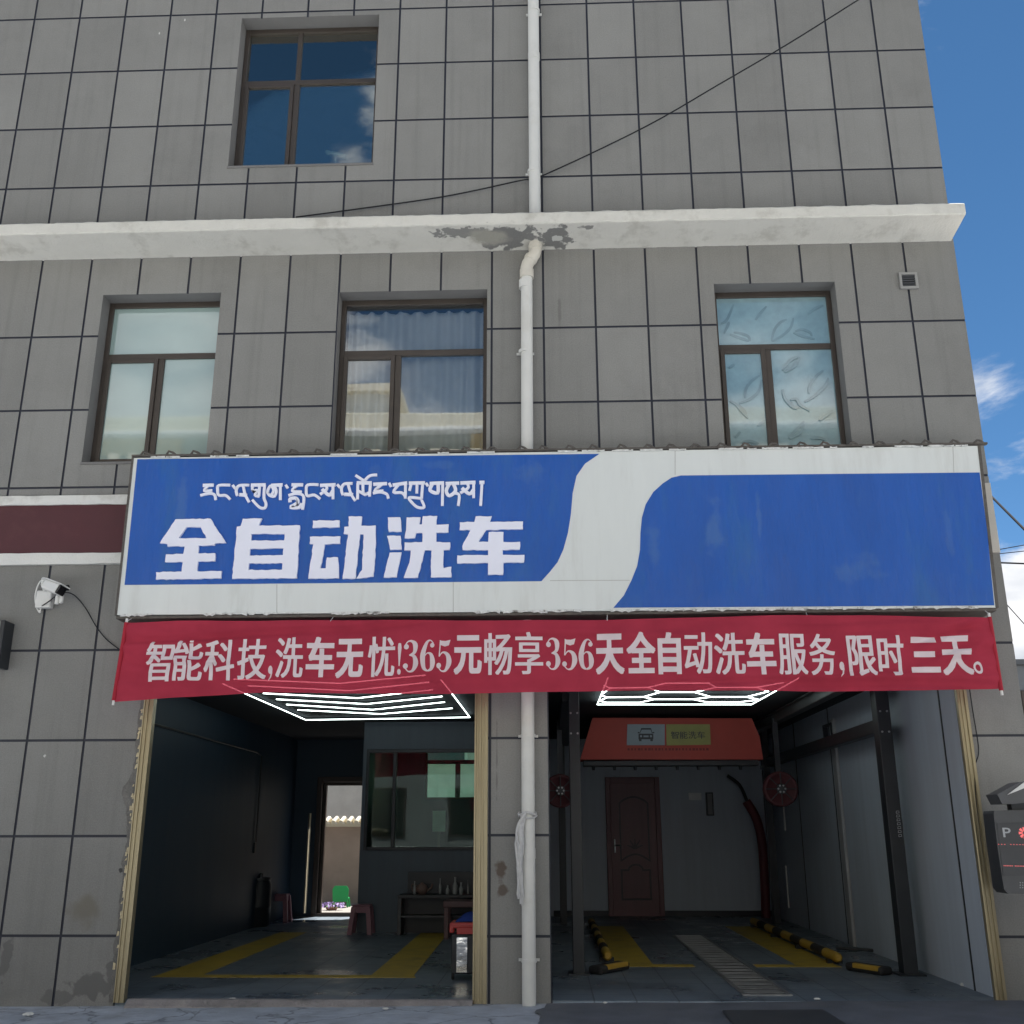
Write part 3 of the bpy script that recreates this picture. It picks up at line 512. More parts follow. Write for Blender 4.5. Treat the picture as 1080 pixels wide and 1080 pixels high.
# staff room rear window
f = MB(); zt = at(470, 803.5, YB).z; xm = at(482.5, 820, YB).x
for a in ((RW[0], RW[0]+.04, RW[2], RW[3]), (RW[1]-.04, RW[1], RW[2], RW[3]), (RW[0]+.04, RW[1]-.04, RW[2], RW[2]+.04), (RW[0]+.04, RW[1]-.04, RW[3]-.04, RW[3]), (RW[0]+.04, RW[1]-.04, zt-.04, zt+.04), (xm-.05, xm+.05, RW[2]+.04, zt-.04)): f.box(a[0], a[1], YB+.05, YB+.12, a[2], a[3], bev=.005)
rw = f.build('rear_window', m_frame, B)
f = MB(); f.box(RW[0]+.03, xm-.04, YB+.08, YB+.086, RW[2]+.03, zt-.03); f.box(xm+.04, RW[1]-.03, YB+.08, YB+.086, RW[2]+.03, zt-.03); f.box(RW[0]+.03, RW[1]-.03, YB+.08, YB+.086, zt+.03, RW[3]-.03); f.build('pane', m_glass_g, rw)
f = MB(); 
for a in ((BD[0]-.1, BD[0], BD[2], BD[3]+.1), (BD[0], BD[1], BD[3], BD[3]+.1)): f.box(a[0], a[1], YB-.05, YB+.26, a[2], a[3], bev=.01)
f.box(BD[0], BD[0]+.06, YB+.1, YB+.2, BD[2], BD[3]); f.box(BD[0]+.06, BD[1], YB+.1, YB+.2, BD[3]-.06, BD[3]); f.box(BD[0]-.1, BD[1], YB-.03, YB+.3, FZ, BD[2])
f.build('door_frame', mat('dark_brown_frame', (.07, .05, .04), .4), B)
f = MB(); f.box(SLT[0]-.01, SLT[1]+.01, YB+.12, YB+.125, SLT[2], SLT[3]); f.build('added_bright_strip', cloth('translucent_strip', (.85, .8, .68), .9), B)  # added translucent strip, makes the bright sliver of daylight in the slot

# floor paint
def stripe(pts, name='floor_marking', dz=.004):
    s_ = MB(); P3 = [Vector((p[0], p[1], FZ+dz)) for p in pts]; s_.add(P3+[p+Vector((0, 0, -.006)) for p in P3], [(0, 1, 2, 3), (7, 6, 5, 4)]+[(i, 4+i, 4+(i+1) % 4, (i+1) % 4) for i in range(4)]); return s_.build(name, m_yellow, B)
stripe([(-4.43, 1.80), (-3.93, 1.80), (-3.93, 7.0), (-4.36, 7.0)])
stripe([(-2.02, 1.80), (-1.54, 1.80), (-1.64, 7.0), (-2.08, 7.0)])
stripe([(-4.45, 1.60), (-1.5, 1.60), (-1.54, 1.80), (-4.43, 1.80)])
stripe([(-3.93, 6.85), (-2.08, 6.85), (-2.08, 7.0), (-3.93, 7.0)]).data.materials[0] = m_floor
stripe([(.74, 2.85), (1.22, 2.85), (1.22, 8.2), (.70, 8.2)])
stripe([(2.93, 2.85), (3.40, 2.85), (3.43, 8.2), (2.95, 8.2)])
stripe([(.72, 2.62), (1.70, 2.62), (1.70, 2.85), (.74, 2.85)]); stripe([(2.42, 2.62), (3.42, 2.62), (3.40, 2.85), (2.42, 2.85)])
gt = MB(); gt.box(1.86, 1.90, .36, 6.5, FZ-.001, FZ+.012); gt.box(2.30, 2.34, .36, 6.5, FZ-.001, FZ+.012); gt.box(1.90, 2.30, .36, .40, FZ-.001, FZ+.012); gt.box(1.90, 2.30, 6.46, 6.5, FZ-.001, FZ+.012)
for k in range(64):
    y = .43+k*.0945; gt.box(1.90, 2.30, y, y+.06, FZ-.001, FZ+.007+.002*((k*7) % 3))
gt.build('drain_grate', mat('worn_steel_grate', (.33, .34, .35), .35, metal=.6, var=.3, scale=8, dirt=(.12, .12, .12), dirt_amt=.6, dscale=3), B)
# carved inner door
dx0, dx1, dz1 = 1.10, 2.17, 2.62
d = MB(); d.box(dx0, dx0+.10, 10.38, 10.449, FZ, dz1, bev=.01); d.box(dx1-.10, dx1, 10.38, 10.449, FZ, dz1, bev=.01); d.box(dx0+.1, dx1-.1, 10.38, 10.449, dz1-.12, dz1, bev=.01); d.box(dx0+.1, dx1-.1, 10.41, 10.449, FZ, dz1-.12)
do = d.build('inner_door', m_doorred, B)
d = MB(); Lx_, Rx_ = dx0+.27, dx1-.25
def mould(pts, wd_=.035): 
    d.ring(pts, wd_, 10.385, 10.409)
arch = [(Lx_+(Rx_-Lx_)*k/10, 2.12+.12*math.sin(math.pi*k/10)**.8) for k in range(11)]; arc2 = [(Rx_-(Rx_-Lx_)*k/10, 1.05+.12*math.sin(math.pi*k/10)) for k in range(11)]
mould(arch+arc2); low = [(Lx_, .35), (Lx_, .88)]+[((Lx_+Rx_)/2+.14*math.cos(a_), .88+.1*math.sin(a_)) for a_ in [math.pi-math.pi*k/6 for k in range(7)]]+[(Rx_, .88), (Rx_, .35)]; mould(low)
for k in range(5):
    a_ = math.pi*(.5+(k-2)*.2); d.prism(ribbon([((Lx_+Rx_)/2, 1.28), ((Lx_+Rx_)/2+.16*math.cos(a_), 1.28+.18*math.sin(a_))], [.05, .015]), 10.388-.001*k, 10.409)
d.build('moulding', mat('door_moulding', (.035, .014, .018), .4), do)
d = MB(); d.box(dx0+.14, dx0+.17, 10.35, 10.409, 1.2, 1.45, bev=.008); d.tube([(dx0+.155, 10.36, 1.33), (dx0+.155, 10.32, 1.33), (dx0+.27, 10.32, 1.33)], .012, 8); d.build('handle', m_steel, do)

# ================================================================== SIGNBOARD
SY = -.40
S = thing('signboard', (0, SY, 3.715), 'long blue and white shop signboard above the two bays', 'signboard')
sq_ = lambda x, y: (at(x, y, SY).x, at(x, y, SY).z)
XA, XB, ZA, ZB = -4.445, 4.545, 3.718, 5.442
b_ = MB(); b_.prism([(XA+.012, ZA), (4.49, ZA-.008), (XB, ZB), (XA, ZB)], SY, -.05); b_.build('panel', m_signwhite, S)
LB = [(145, 484.5), (300, 482.6), (632, 478.8)]+[(617, 489), (608, 502), (604, 520), (602, 543), (599, 562), (594, 580), (588, 593), (580, 603), (571, 613)]+[(350, 615), (131.5, 617)]
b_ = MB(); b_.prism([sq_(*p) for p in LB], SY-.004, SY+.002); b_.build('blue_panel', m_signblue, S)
RBp = [(718, 501.6), (1033, 498.4), (1041, 560), (1048.5, 638.5), (647, 641)]+[(658, 628), (666, 612), (672, 597), (675, 580), (675.5, 562), (677, 546), (681, 532), (689, 519), (699, 510), (708, 504)]
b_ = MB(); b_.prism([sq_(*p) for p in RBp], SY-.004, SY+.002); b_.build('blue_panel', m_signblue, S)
m_joint = mat('joint_grey', (.42, .42, .41), .7)
for (p, r_) in (((712, 474), (712, 501)), ((478, 614), (478, 646)), ((292, 616), (292, 647)), ((580, 612.4), (664, 612)), ((1005, 471), (1006, 498))):
    b_ = MB(); a0, a1 = sq_(*p), sq_(*r_); b_.prism(ribbon([a0, a1], .006), SY-.0015, SY+.001); b_.build('joint_line', m_joint, S)
b_ = MB(); b_.prism([(XA-.012, ZA-.004), (XA+.012, ZA-.004), (XA, ZB+.01), (XA-.024, ZB+.01)], SY-.006, -.045); b_.build('side_trim', m_rust, S); b_ = MB(); b_.prism([(4.491, ZA-.01), (4.52, ZA-.01), (XB+.03, ZB+.01), (XB+.001, ZB+.01)], SY-.006, -.045); b_.build('side_trim', m_rust, S)
b_ = MB(); b_.box(XA, 4.50, SY+.004, -.05, ZA-.04, ZA-.009, bev=.006); b_.build('bottom_rail', m_rust, S)
b_ = MB(); b_.box(XA-.02, XB+.10, SY-.02, SY+.03, ZB+.012, ZB+.032); rnd = random.Random(5)
for k in range(34):
    x = XA+.12+k*.27+rnd.uniform(-.03, .03); b_.tube([(x-.05, SY-.015, ZB+.025), (x-.02, SY-.03, ZB+.05+rnd.uniform(0, .012)), (x+.02, SY-.02, ZB+.048), (x+.06, SY-.01, ZB+.02)], .013, 6)
b_.build('top_rail', m_rust, S)
b_ = MB()                                               # torn film along the top and bottom edges
for (zz, sgn) in ((ZB+.004, 1), (ZA-.004, -1)):
    x = XA+.05
    while x < 4.4:
        l_ = rnd.uniform(.05, .35); n = max(3, int(l_/.03)); top = [(x+l_*i/n, zz+sgn*rnd.uniform(-.002, .022)) for i in range(n+1)]
        if rnd.random() < (.75 if sgn < 0 else .55): b_ = MB(); b_.prism([(x, zz-sgn*.012)]+top+[(x+l_, zz-sgn*.012)], SY-.012-rnd.uniform(0, .006), SY-.0045); b_.build('torn_film', m_film_edge, S)
        x += l_+rnd.uniform(0, .1)
sheen = (.055, .15, .40)  # glossy reflections on the blue film, painted in as lighter patches
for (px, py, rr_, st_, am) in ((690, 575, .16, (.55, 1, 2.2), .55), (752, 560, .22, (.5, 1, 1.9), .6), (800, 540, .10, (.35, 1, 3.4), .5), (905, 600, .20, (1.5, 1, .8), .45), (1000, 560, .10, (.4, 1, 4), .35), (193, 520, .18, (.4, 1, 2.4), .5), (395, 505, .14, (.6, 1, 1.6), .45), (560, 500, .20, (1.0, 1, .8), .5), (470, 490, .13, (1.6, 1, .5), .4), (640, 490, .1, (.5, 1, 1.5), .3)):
    stain_or_sheen(m_signblue, [(tuple(at(px, py, SY)), rr_, sheen, am, 6, st_, .75)])
# big raised characters, drawn as outlines with holes
o1 = lambda pts: [(155+x/5.143, 535+y/5.143) for x, y in pts]; o2 = lambda pts: [(355+x/5.143, 535+y/5.143) for x, y in pts]
BIG = [
 [o1([(155, 65), (345, 62), (428, 192), (368, 197), (366, 207), (280, 207), (277, 250), (370, 249), (368, 292), (277, 295), (273, 347), (405, 346), (402, 386), (48, 392), (50, 352), (188, 349), (195, 297), (98, 297), (103, 255), (197, 253), (205, 211), (112, 213), (110, 198), (70, 195)]), o1([(215, 108), (290, 108), (322, 168), (172, 168)])],
 [o1([(520, 62), (624, 61), (606, 100), (829, 98), (813, 384), (462, 389), (488, 105), (508, 102)]), o1([(567, 145), (746, 144), (744, 180), (565, 181)]), o1([(560, 225), (740, 222), (738, 259), (557, 262)]), o1([(553, 305), (735, 303), (733, 338), (550, 340)])],
 [o1([(900, 72), (1045, 71), (1045, 107), (898, 111)]), o1([(884, 160), (1049, 157), (1048, 197), (965, 201), (940, 331), (970, 331), (976, 272), (1035, 271), (1041, 385), (875, 387), (902, 199), (882, 198)]), o2([(65, 50), (138, 50), (133, 100), (212, 98), (210, 250), (200, 376), (106, 386), (138, 340), (146, 146), (127, 146), (102, 386), (32, 388), (62, 146), (38, 144), (42, 106), (66, 104)])],
 [o2([(278, 55), (345, 54), (352, 131), (283, 133)]), o2([(273, 155), (346, 154), (352, 229), (290, 231)]), o2([(288, 246), (352, 244), (326, 379), (256, 381)]), o2([(380, 55), (455, 54), (448, 93), (463, 93), (468, 48), (546, 47), (541, 95), (608, 92), (606, 136), (541, 138), (541, 188), (616, 190), (614, 230), (580, 232), (580, 330), (622, 322), (622, 379), (511, 379), (515, 233), (479, 233), (441, 381), (364, 383), (395, 300), (402, 233), (367, 233), (369, 190), (465, 189), (465, 138), (431, 140), (425, 166), (369, 168), (378, 100)])],
 [o2([(755, 49), (842, 48), (831, 80), (1011, 77), (1011, 119), (812, 123), (770, 188), (822, 188), (825, 135), (905, 134), (905, 188), (995, 187), (993, 229), (901, 231), (901, 258), (1019, 258), (1016, 299), (905, 301), (903, 366), (821, 366), (822, 302), (654, 304), (655, 261), (822, 260), (822, 231), (684, 231), (682, 212), (726, 123), (667, 123), (668, 81), (747, 80)])]]
rnd = random.Random(11)
def rough(poly, step=.035, a=.0045):
    out = []
    for i in range(len(poly)):
        p, q_ = poly[i], poly[(i+1) % len(poly)]; l_ = math.hypot(q_[0]-p[0], q_[1]-p[1]); n = max(1, int(l_/step)); out.append(p)
        for k in range(1, n): out.append((p[0]+(q_[0]-p[0])*k/n+rnd.uniform(-a, a), p[1]+(q_[1]-p[1])*k/n+rnd.uniform(-a, a)))
    return out
def outline_mesh(loops, depth_, name, mats, parent, yfront, bev=0.0, dims=None):
    cu = bpy.data.curves.new('outline', 'CURVE'); cu.dimensions = '2D'; cu.fill_mode = 'BOTH'; cu.extrude = depth_/2
    for lp in loops:
        s_ = cu.splines.new('POLY'); s_.points.add(len(lp)-1); s_.use_cyclic_u = True
        for i, p in enumerate(lp): s_.points[i].co = (p[0], p[1], 0, 1)
    tmp = bpy.data.objects.new('outline', cu); COL.objects.link(tmp); dg = bpy.context.evaluated_depsgraph_get()
    me = bpy.data.meshes.new_from_object(tmp.evaluated_get(dg)); bpy.data.objects.remove(tmp); bpy.data.curves.remove(cu)
    org = ORG[parent.name]
    for v in me.vertices: v.co = Vector((v.co.x, yfront+depth_/2-v.co.z, v.co.y))-org
    me.materials.clear(); me.materials.append(mats); me.name = name
    o = bpy.data.objects.new(name, me); COL.objects.link(o); o.parent = parent; ORG[o.name] = org; return o
sl_ = lambda p: (at(p[0], p[1], SY-.03).x, at(p[0], p[1], SY-.03).z)
for loops in BIG:
    outline_mesh([rough([sl_(p) for p in lp]) for lp in loops], .028, 'raised_character', m_letter, S, SY-.032)
c3 = lambda pts: [(205+x/6.75, 495+y/6.75) for x, y in pts]; c4 = lambda pts: [(355+x/6.75, 495+y/6.75) for x, y in pts]
TIB3 = [[[(58, 112), (135, 110)], [(97, 112), (68, 150), (125, 148)], [(40, 184), (100, 170), (140, 178), (150, 216)]],
 [[(252, 110), (172, 112), (163, 145), (172, 182), (222, 184), (252, 212)]], [[(270, 110), (290, 136)]],
 [[(388, 110), (318, 113), (296, 145), (303, 186)], [(345, 113), (360, 178), (388, 232)], [(318, 178), (372, 182)]],
 [[(400, 110), (505, 108)], [(412, 112), (414, 150), (444, 146), (430, 182), (462, 190)], [(462, 112), (458, 188)], [(498, 110), (494, 200), (508, 240), (500, 272), (462, 268), (410, 215)]],
 [[(545, 112), (626, 108)], [(520, 168), (524, 140), (545, 114), (562, 150), (540, 186), (520, 166)], [(566, 116), (582, 150), (570, 188), (540, 188)], [(610, 110), (610, 216)]], [[(648, 108), (664, 132)]],
 [[(690, 108), (772, 108)], [(732, 110), (694, 150), (762, 158)], [(668, 184), (720, 170), (768, 180), (778, 215), (768, 285)], [(680, 232), (682, 208), (722, 204), (736, 230), (712, 250), (684, 268), (742, 270), (764, 240)]],
 [[(882, 107), (805, 109), (795, 148), (802, 186), (852, 180), (893, 208)]],
 [[(893, 112), (1003, 107)], [(985, 110), (985, 210)], [(935, 112), (940, 140), (893, 176)], [(908, 138), (958, 182), (984, 150)]], [[(1015, 105), (1036, 128)]]]
TIB4 = [[[(112, 98), (55, 101), (33, 135), (42, 182)], [(80, 101), (100, 170), (132, 222)], [(52, 175), (115, 178)]],
 [[(133, 40), (195, 80)], [(198, 78), (235, 44), (287, 37)], [(142, 94), (248, 94)], [(150, 96), (148, 212)], [(186, 98), (192, 176), (228, 164)], [(240, 96), (233, 192)], [(150, 150), (190, 172)]],
 [[(260, 104), (358, 99)], [(322, 104), (270, 150), (332, 150)], [(257, 168), (310, 160), (356, 174), (367, 206)]], [[(372, 95), (387, 122)]],
 [[(398, 110), (502, 94)], [(442, 104), (404, 160), (462, 164), (486, 188)], [(490, 98), (488, 206)]],
 [[(513, 96), (628, 94)], [(530, 98), (518, 150)], [(572, 98), (570, 168)], [(612, 98), (604, 206)], [(606, 206), (522, 198), (522, 218), (572, 266), (622, 268), (604, 216)]], [[(635, 95), (650, 118)]],
 [[(662, 98), (764, 94)], [(682, 100), (664, 146), (718, 166), (722, 104)], [(755, 96), (752, 258)]],
 [[(775, 99), (872, 95)], [(802, 100), (780, 150), (802, 186), (846, 150), (830, 100)], [(842, 168), (872, 182), (865, 258)]],
 [[(880, 95), (988, 90)], [(930, 98), (935, 130), (880, 166)], [(892, 130), (945, 172), (976, 140)], [(975, 92), (975, 202)]], [[(1016, 91), (1052, 90)], [(1035, 92), (1025, 258)]]]
for grp, cv in ((TIB3, c3), (TIB4, c4)):
    for syl in grp:
        m_ = MB()
        for k, st in enumerate(syl):
            P2 = [sl_(p) for p in cv(st)]
            if len(P2) > 2: P2 = [(p.x, p.y) for p in spline([(a[0], a[1], 0) for a in P2], 4)]
            horiz = abs(P2[-1][1]-P2[0][1]) < .3*abs(P2[-1][0]-P2[0][0]); w_ = .036 if horiz else .029
            m_.prism(ribbon(P2, w_), SY-.024-.0006*k, SY-.006)
        m_.build('raised_script', m_letter, S)

# ================================================================== BANNER
BY = -.47
Bn = thing('banner', (0, BY, 2.83), 'long red cloth banner with white printed slogan hung under the signboard', 'banner')
def btop(x): return 3.622+.012*math.sin((x+4.3)*1.1)-.03*max(0, (x-3.2)/1.2)
def bbot(x): return 2.832+.058*min(1, (x+4.32)/1.4)+.012*math.sin(x*1.7)-.01*max(0, (x-3)/1.4)
CREASE = [(-4.3, 3.42, -1.0, 3.60, .022, .035), (-4.2, 3.26, -3.2, 3.22, -.018, .03), (-4.2, 3.38, -3.0, 3.46, -.016, .025), (-3.4, 2.98, -.4, 3.0, .014, .05), (-.6, 3.5, 1.6, 3.44, -.016, .04), (1.2, 2.99, 4.3, 2.93, .020, .03), (2.4, 3.05, 4.3, 3.0, -.016, .03), (3.5, 3.30, 4.35, 3.58, .026, .04), (3.7, 3.12, 4.35, 3.36, -.022, .035), (2.2, 3.50, 4.2, 3.55, -.014, .03)]
def bwave(x, z):
    u = (z-2.83)/.8
    e = .020*math.sin(x*2.1+.7*u)+.014*math.sin(x*5.3-1.2*u)+.008*math.sin(x*3-9*u)+.016*mnoise.noise((x*1.3, u*2.2, 2))+.006*mnoise.noise((x*5, u*7, 5))
    for (xe, s_) in ((-4.33, 1), (4.39, -1)):           # tension folds fanning in from the end poles
        d_ = abs(x-xe); e += .018*math.exp(-d_/.6)*math.sin((u-.5+(.25*s_)*d_)*26)*min(1, d_/.08)
    for (xa_, za_, xb_, zb_, am, wd_) in CREASE:
        if xa_-.3 < x < xb_+.3:
            t_ = (x-xa_)/(xb_-xa_); zc_ = za_+(zb_-za_)*t_+.01*math.sin(x*4); f_ = max(0, min(1, (t_+.1)*4))*max(0, min(1, (1.1-t_)*4)); e += 1.7*am*f_*math.exp(-((z-zc_)/wd_)**2)
    e += .006*math.sin((u*3.2+x*.12)*6.28)*math.exp(-((u-.9)/.15)**2)
    return BY+e
m_ = MB(); nx, nz = 330, 30; vs = []
for i in range(nx+1):
    a = i/nx
    for j in range(nz+1):
        b = j/nz; x = (-4.325+.036*b)*(1-a)+(4.39)*a; z = bbot(x)+(btop(x)-bbot(x))*b; vs.append((x, bwave(x, z), z))
m_.add(vs, [(i*(nz+1)+j, (i+1)*(nz+1)+j, (i+1)*(nz+1)+j+1, i*(nz+1)+j+1) for i in range(nx) for j in range(nz)], 0, True)
m_.build('cloth', m_banner, Bn)
for (xa, za, xb, zb) in ((-4.295, 3.665, -4.34, 2.79), (4.385, 3.64, 4.40, 2.83)):
    m_ = MB(); p0, p1 = Vector((xb, BY, zb)), Vector((xa, BY, za)); d_ = (p1-p0).normalized(); m_.tube([p0, p1], .013, 10); po = m_.build('pole', m_white_pl, Bn)
    m_ = MB(); m_.tube([p0+d_*.045, p0+(p1-p0)*.5, p1-d_*.04], .021, 12); m_.build('pole_sleeve', mat('red_sleeve', (.36, .012, .03), .8, var=.1), po)
for (x, s_) in ((-4.29, 1), (-2.2, 1), (0.6, 1), (2.6, 1), (4.38, 1)):
    m_ = MB(); m_.tube([(x, BY, btop(x)-.01 if abs(x) < 4 else 3.64), (x+.01, SY+.05, ZA-.02)], .004, 6); m_.build('tie_cord', m_white_pl, Bn)
# printed characters
def glyph(ch, off=.018):
    c_ = bpy.data.curves.new('glyph', 'FONT'); c_.body = ch; c_.resolution_u = 4; c_.offset = off; c_.fill_mode = 'FRONT'
    o = bpy.data.objects.new('glyph', c_); COL.objects.link(o); dg = bpy.context.evaluated_depsgraph_get(); me = bpy.data.meshes.new_from_object(o.evaluated_get(dg)); bpy.data.objects.remove(o); bpy.data.curves.remove(c_)
    vs = [(v.co.x, v.co.y) for v in me.vertices]; fs = [list(p.vertices) for p in me.polygons]; bpy.data.meshes.remove(me); return vs, fs
def cyb(x): return (720-(x-154)/146*5 if x < 300 else (715-(x-300)/120*3 if x < 420 else 712))
CH = [('智', 154, 185), ('能', 183, 215), ('科', 215, 248), ('技', 249.5, 282), (',', 281.5, 288, 702, 717.5), ('洗', 290, 320.5), ('车', 322, 353), ('无', 353, 383.5, 673.5, 715), ('忧', 387, 417.5, 671.5, 714), ('!', 418.5, 424.5, 678.5, 712), ('3', 425, 442.3, 676, 709.5), ('6', 443, 459.8, 675, 709), ('5', 460, 477, 675, 709), ('元', 478, 509, 670, 711.5), ('畅', 510, 541, 668, 712), ('享', 542.5, 573.5, 667.5, 711.5),
      ('3', 575, 591.5, 673, 706.5), ('5', 592, 609.3, 673, 706.5), ('6', 609.6, 626.9, 673, 706.5), ('天', 627.4, 659, 668.5, 711), ('全', 660, 692, 666.5, 710), ('自', 693, 719, 667.5, 711), ('动', 720.5, 752, 667.5, 710.5), ('洗', 752.6, 786, 668, 711.5), ('车', 786, 818, 668, 712), ('服', 819, 851, 669, 712), ('务', 852.6, 881.5, 668.5, 712.5), (',', 884.5, 891.5, 698, 714), ('限', 893.5, 924.5, 670, 713), ('时', 925, 955, 670, 712.5), ('三', 960, 992, 671.5, 709), ('天', 993, 1026, 670.5, 712), ('。', 1026.6, 1037.2, 697.5, 711)]
m_ = MB()
def put(vs2, fs, box, dy=0.0):
    x0, x1, yt, yb = box; ym = (yt+yb)/2; xl, xr, zb, zt = at(x0, ym, BY).x, at(x1, ym, BY).x, at((x0+x1)/2, yb, BY).z, at((x0+x1)/2, yt, BY).z
    out = []
    for (u, v) in vs2:
        x = xl+(xr-xl)*u; z = zb+(zt-zb)*v; out.append((x, -.006-dy, z))
    m_.add(out, fs, 0, False)
def norm(vs):
    xs_ = [v[0] for v in vs]; zs = [v[1] for v in vs]; return [((v[0]-min(xs_))/(max(xs_)-min(xs_)), (v[1]-min(zs))/(max(zs)-min(zs))) for v in vs]
def dstroke(pts, ws): 
    P = spline([(p[0]*.5, p[1], w_) for p, w_ in zip(pts, ws)], 6); pol = ribbon([(p.x, p.y) for p in P], [max(.02, p.z)*.5 for p in P]); return [(a/.5, b) for a, b in pol]
DIG = {
 '3': [dstroke([(.12, .84), (.28, .96), (.55, .975), (.78, .86), (.74, .62), (.40, .525)], [.09, .08, .16, .32, .22, .07]), dstroke([(.40, .535), (.72, .49), (.84, .27), (.66, .06), (.36, .025), (.14, .14)], [.07, .22, .34, .18, .08, .08]), disc(.19, .80, .17, .085), disc(.17, .19, .17, .085)],
 '6': [dstroke([(.88, .88), (.66, .975), (.40, .88), (.17, .5), (.24, .14), (.5, .025)], [.07, .08, .2, .34, .26, .08]), dstroke([(.5, .025), (.76, .1), (.84, .3), (.74, .52), (.5, .575), (.3, .48)], [.08, .22, .34, .22, .08, .06]), disc(.80, .82, .15, .075)],
 '5': [[(.20, .99), (.32, .965), (.6, .96), (.92, 1.0), (.82, .82), (.55, .78), (.26, .83), (.22, .83)], dstroke([(.24, .97), (.215, .7), (.18, .47)], [.08, .08, .08]), dstroke([(.18, .47), (.42, .6), (.74, .52), (.84, .29), (.64, .06), (.36, .025), (.13, .14)], [.07, .1, .26, .34, .18, .08, .08]), disc(.16, .19, .16, .085)],
 '!': [[(.2, .98), (.5, 1.0), (.82, .98), (.95, .85), (.62, .27), (.40, .27), (.08, .85)], disc(.5, .09, .42, .09)],
 ',': [disc(.5, .72, .46, .28), [(.92, .72), (.98, .5), (.75, .2), (.2, 0), (.15, .06), (.5, .25), (.62, .5)]]}
for e in CH:
    ch, x0, x1 = e[0], e[1]+.7, e[2]-.7; box = (x0, x1, e[3], e[4]) if len(e) > 3 else (x0, x1, cyb((x0+x1)/2)-42.5, cyb((x0+x1)/2))
    if ch in DIG:
        for k, pol in enumerate(DIG[ch]): put(pol, [list(range(len(pol)))], box, .0008*k)
    else:
        simple = ch in '三天元无车全自。'
        vs_, fs_ = glyph(ch, .010 if simple else .0); hw = 0 if ch == '。' else (.030 if simple else .024); hz = 0 if ch == '。' else (.016 if simple else .006)
        xs_ = [v[0] for v in vs_]; zs_ = [v[1] for v in vs_]; k = 0
        for dx in (-hw, 0, hw):
            for dz in (-hz, hz):
                vv = [((v[0]+dx-min(xs_)+hw)/(max(xs_)-min(xs_)+2*hw), (v[1]+dz-min(zs_)+hz)/(max(zs_)-min(zs_)+2*hz)) for v in vs_]; put(vv, fs_, box, .0005*k); k += 1
b = bmesh.new(); vv = [b.verts.new(p) for p in m_.v]
for f_ in m_.f:
    try: b.faces.new([vv[i] for i in f_])
    except ValueError: pass
b.normal_update(); bmesh.ops.triangulate(b, faces=b.faces[:], ngon_method='EAR_CLIP')
for _ in range(3):
    lg = [e_ for e_ in b.edges if e_.calc_length() > .045]
    if lg: bmesh.ops.subdivide_edges(b, edges=lg, cuts=1); bmesh.ops.triangulate(b, faces=[f_ for f_ in b.faces if len(f_.verts) > 3])
b.verts.index_update(); m2 = MB(); m2.add([(v.co.x, v.co.y+bwave(v.co.x, v.co.z), v.co.z) for v in b.verts], [[v.index for v in f_.verts] for f_ in b.faces]); b.free()
m2.build('lettering', m_btext, Bn)

# ================================================================== DRAINPIPE
Dp = thing('drainpipe', (-.215, -.1, .03), 'white plastic drainpipe running down the facade past the ledge', 'drainpipe')
PY = -.10
m_ = MB(); m_.tube([(-.078, PY, 13.1), (-.083, PY, 11.0), (-.088, PY, 8.30)], .069, 18); m_.build('upper_pipe', m_pvc, Dp)
m_ = MB(); m_.tube([(-.088, PY, 8.30), (-.088, PY, 8.07), (-.10, PY, 8.02), (-.178, PY, 7.90), (-.19, PY, 7.85), (-.19, PY, 7.72)], .073, 18)
m_.tube([(-.088, PY, 8.14), (-.088, PY, 8.085)], .082, 18); m_.tube([(-.19, PY, 7.82), (-.19, PY, 7.71)], .081, 18); m_.tube([(-.127, PY, 7.985), (-.152, PY, 7.945)], .080, 18)
m_.build('elbow', mat('aged_pvc', (.64, .61, .54), .5, var=.08, scale=6), Dp)
m_ = MB(); m_.tube([(-.19, PY, 7.74), (-.2, PY, 5.0), (-.212, PY, 2.5), (-.217, PY, .02)], .0665, 18); m_.build('lower_pipe', m_pvc, Dp)
for (px, py) in ((563, 60), (554, 300), (556, 640), (557, 900)):
    c_ = at(px, py, PY); m_ = MB(); m_.tube([(c_.x, PY, c_.z-.05), (c_.x, PY, c_.z+.05)], .0735, 18); m_.build('pipe_coupling', m_pvc, Dp)
for (px, py) in ((563, 12), (563, 181), (554, 371), (557, 776), (558, 1013)):
    c_ = at(px, py, PY); m_ = MB(); m_.tube([(c_.x, PY, c_.z-.015), (c_.x, PY, c_.z+.015)], .076, 16); m_.box(c_.x-.10, c_.x+.10, -.05, -.03, c_.z-.012, c_.z+.012); m_.box(c_.x-.02, c_.x+.02, -.04, .005, c_.z-.01, c_.z+.01); m_.build('pipe_clamp', m_pvc, Dp)
rg = MB(); rnd = random.Random(2); a0 = at(557, 858, PY-.07)
for k in range(11):
    pts = []; rad = []; ox = rnd.uniform(-4, 4); ln_ = rnd.uniform(58, 98); ph_ = rnd.uniform(0, 6)
    for i in range(18):
        u = i/17; p = at(549.5+ox*min(1, u*2.5)*(1-.6*u)-2*math.sin(u*3)+1.2*math.sin(u*9+ph_)+rnd.uniform(-.5, .5)+4*max(0, 1-u*6), 858+u*ln_, PY-.075-.006*(k % 4)-.004*math.sin(u*11+ph_)); pts.append(p); rad.append(max(.003, .005+.009*math.sin(math.pi*min(1, u*.9+.1))+rnd.uniform(-.002, .004)))
    rg.tube(pts, rad, 7)
rg.tube([(a0.x+.088*math.cos(t_)-.005, PY+.088*math.sin(t_), a0.z-.03+.014*math.sin(2*t_+1)) for t_ in [k*.35 for k in range(19)]], .009, 7)
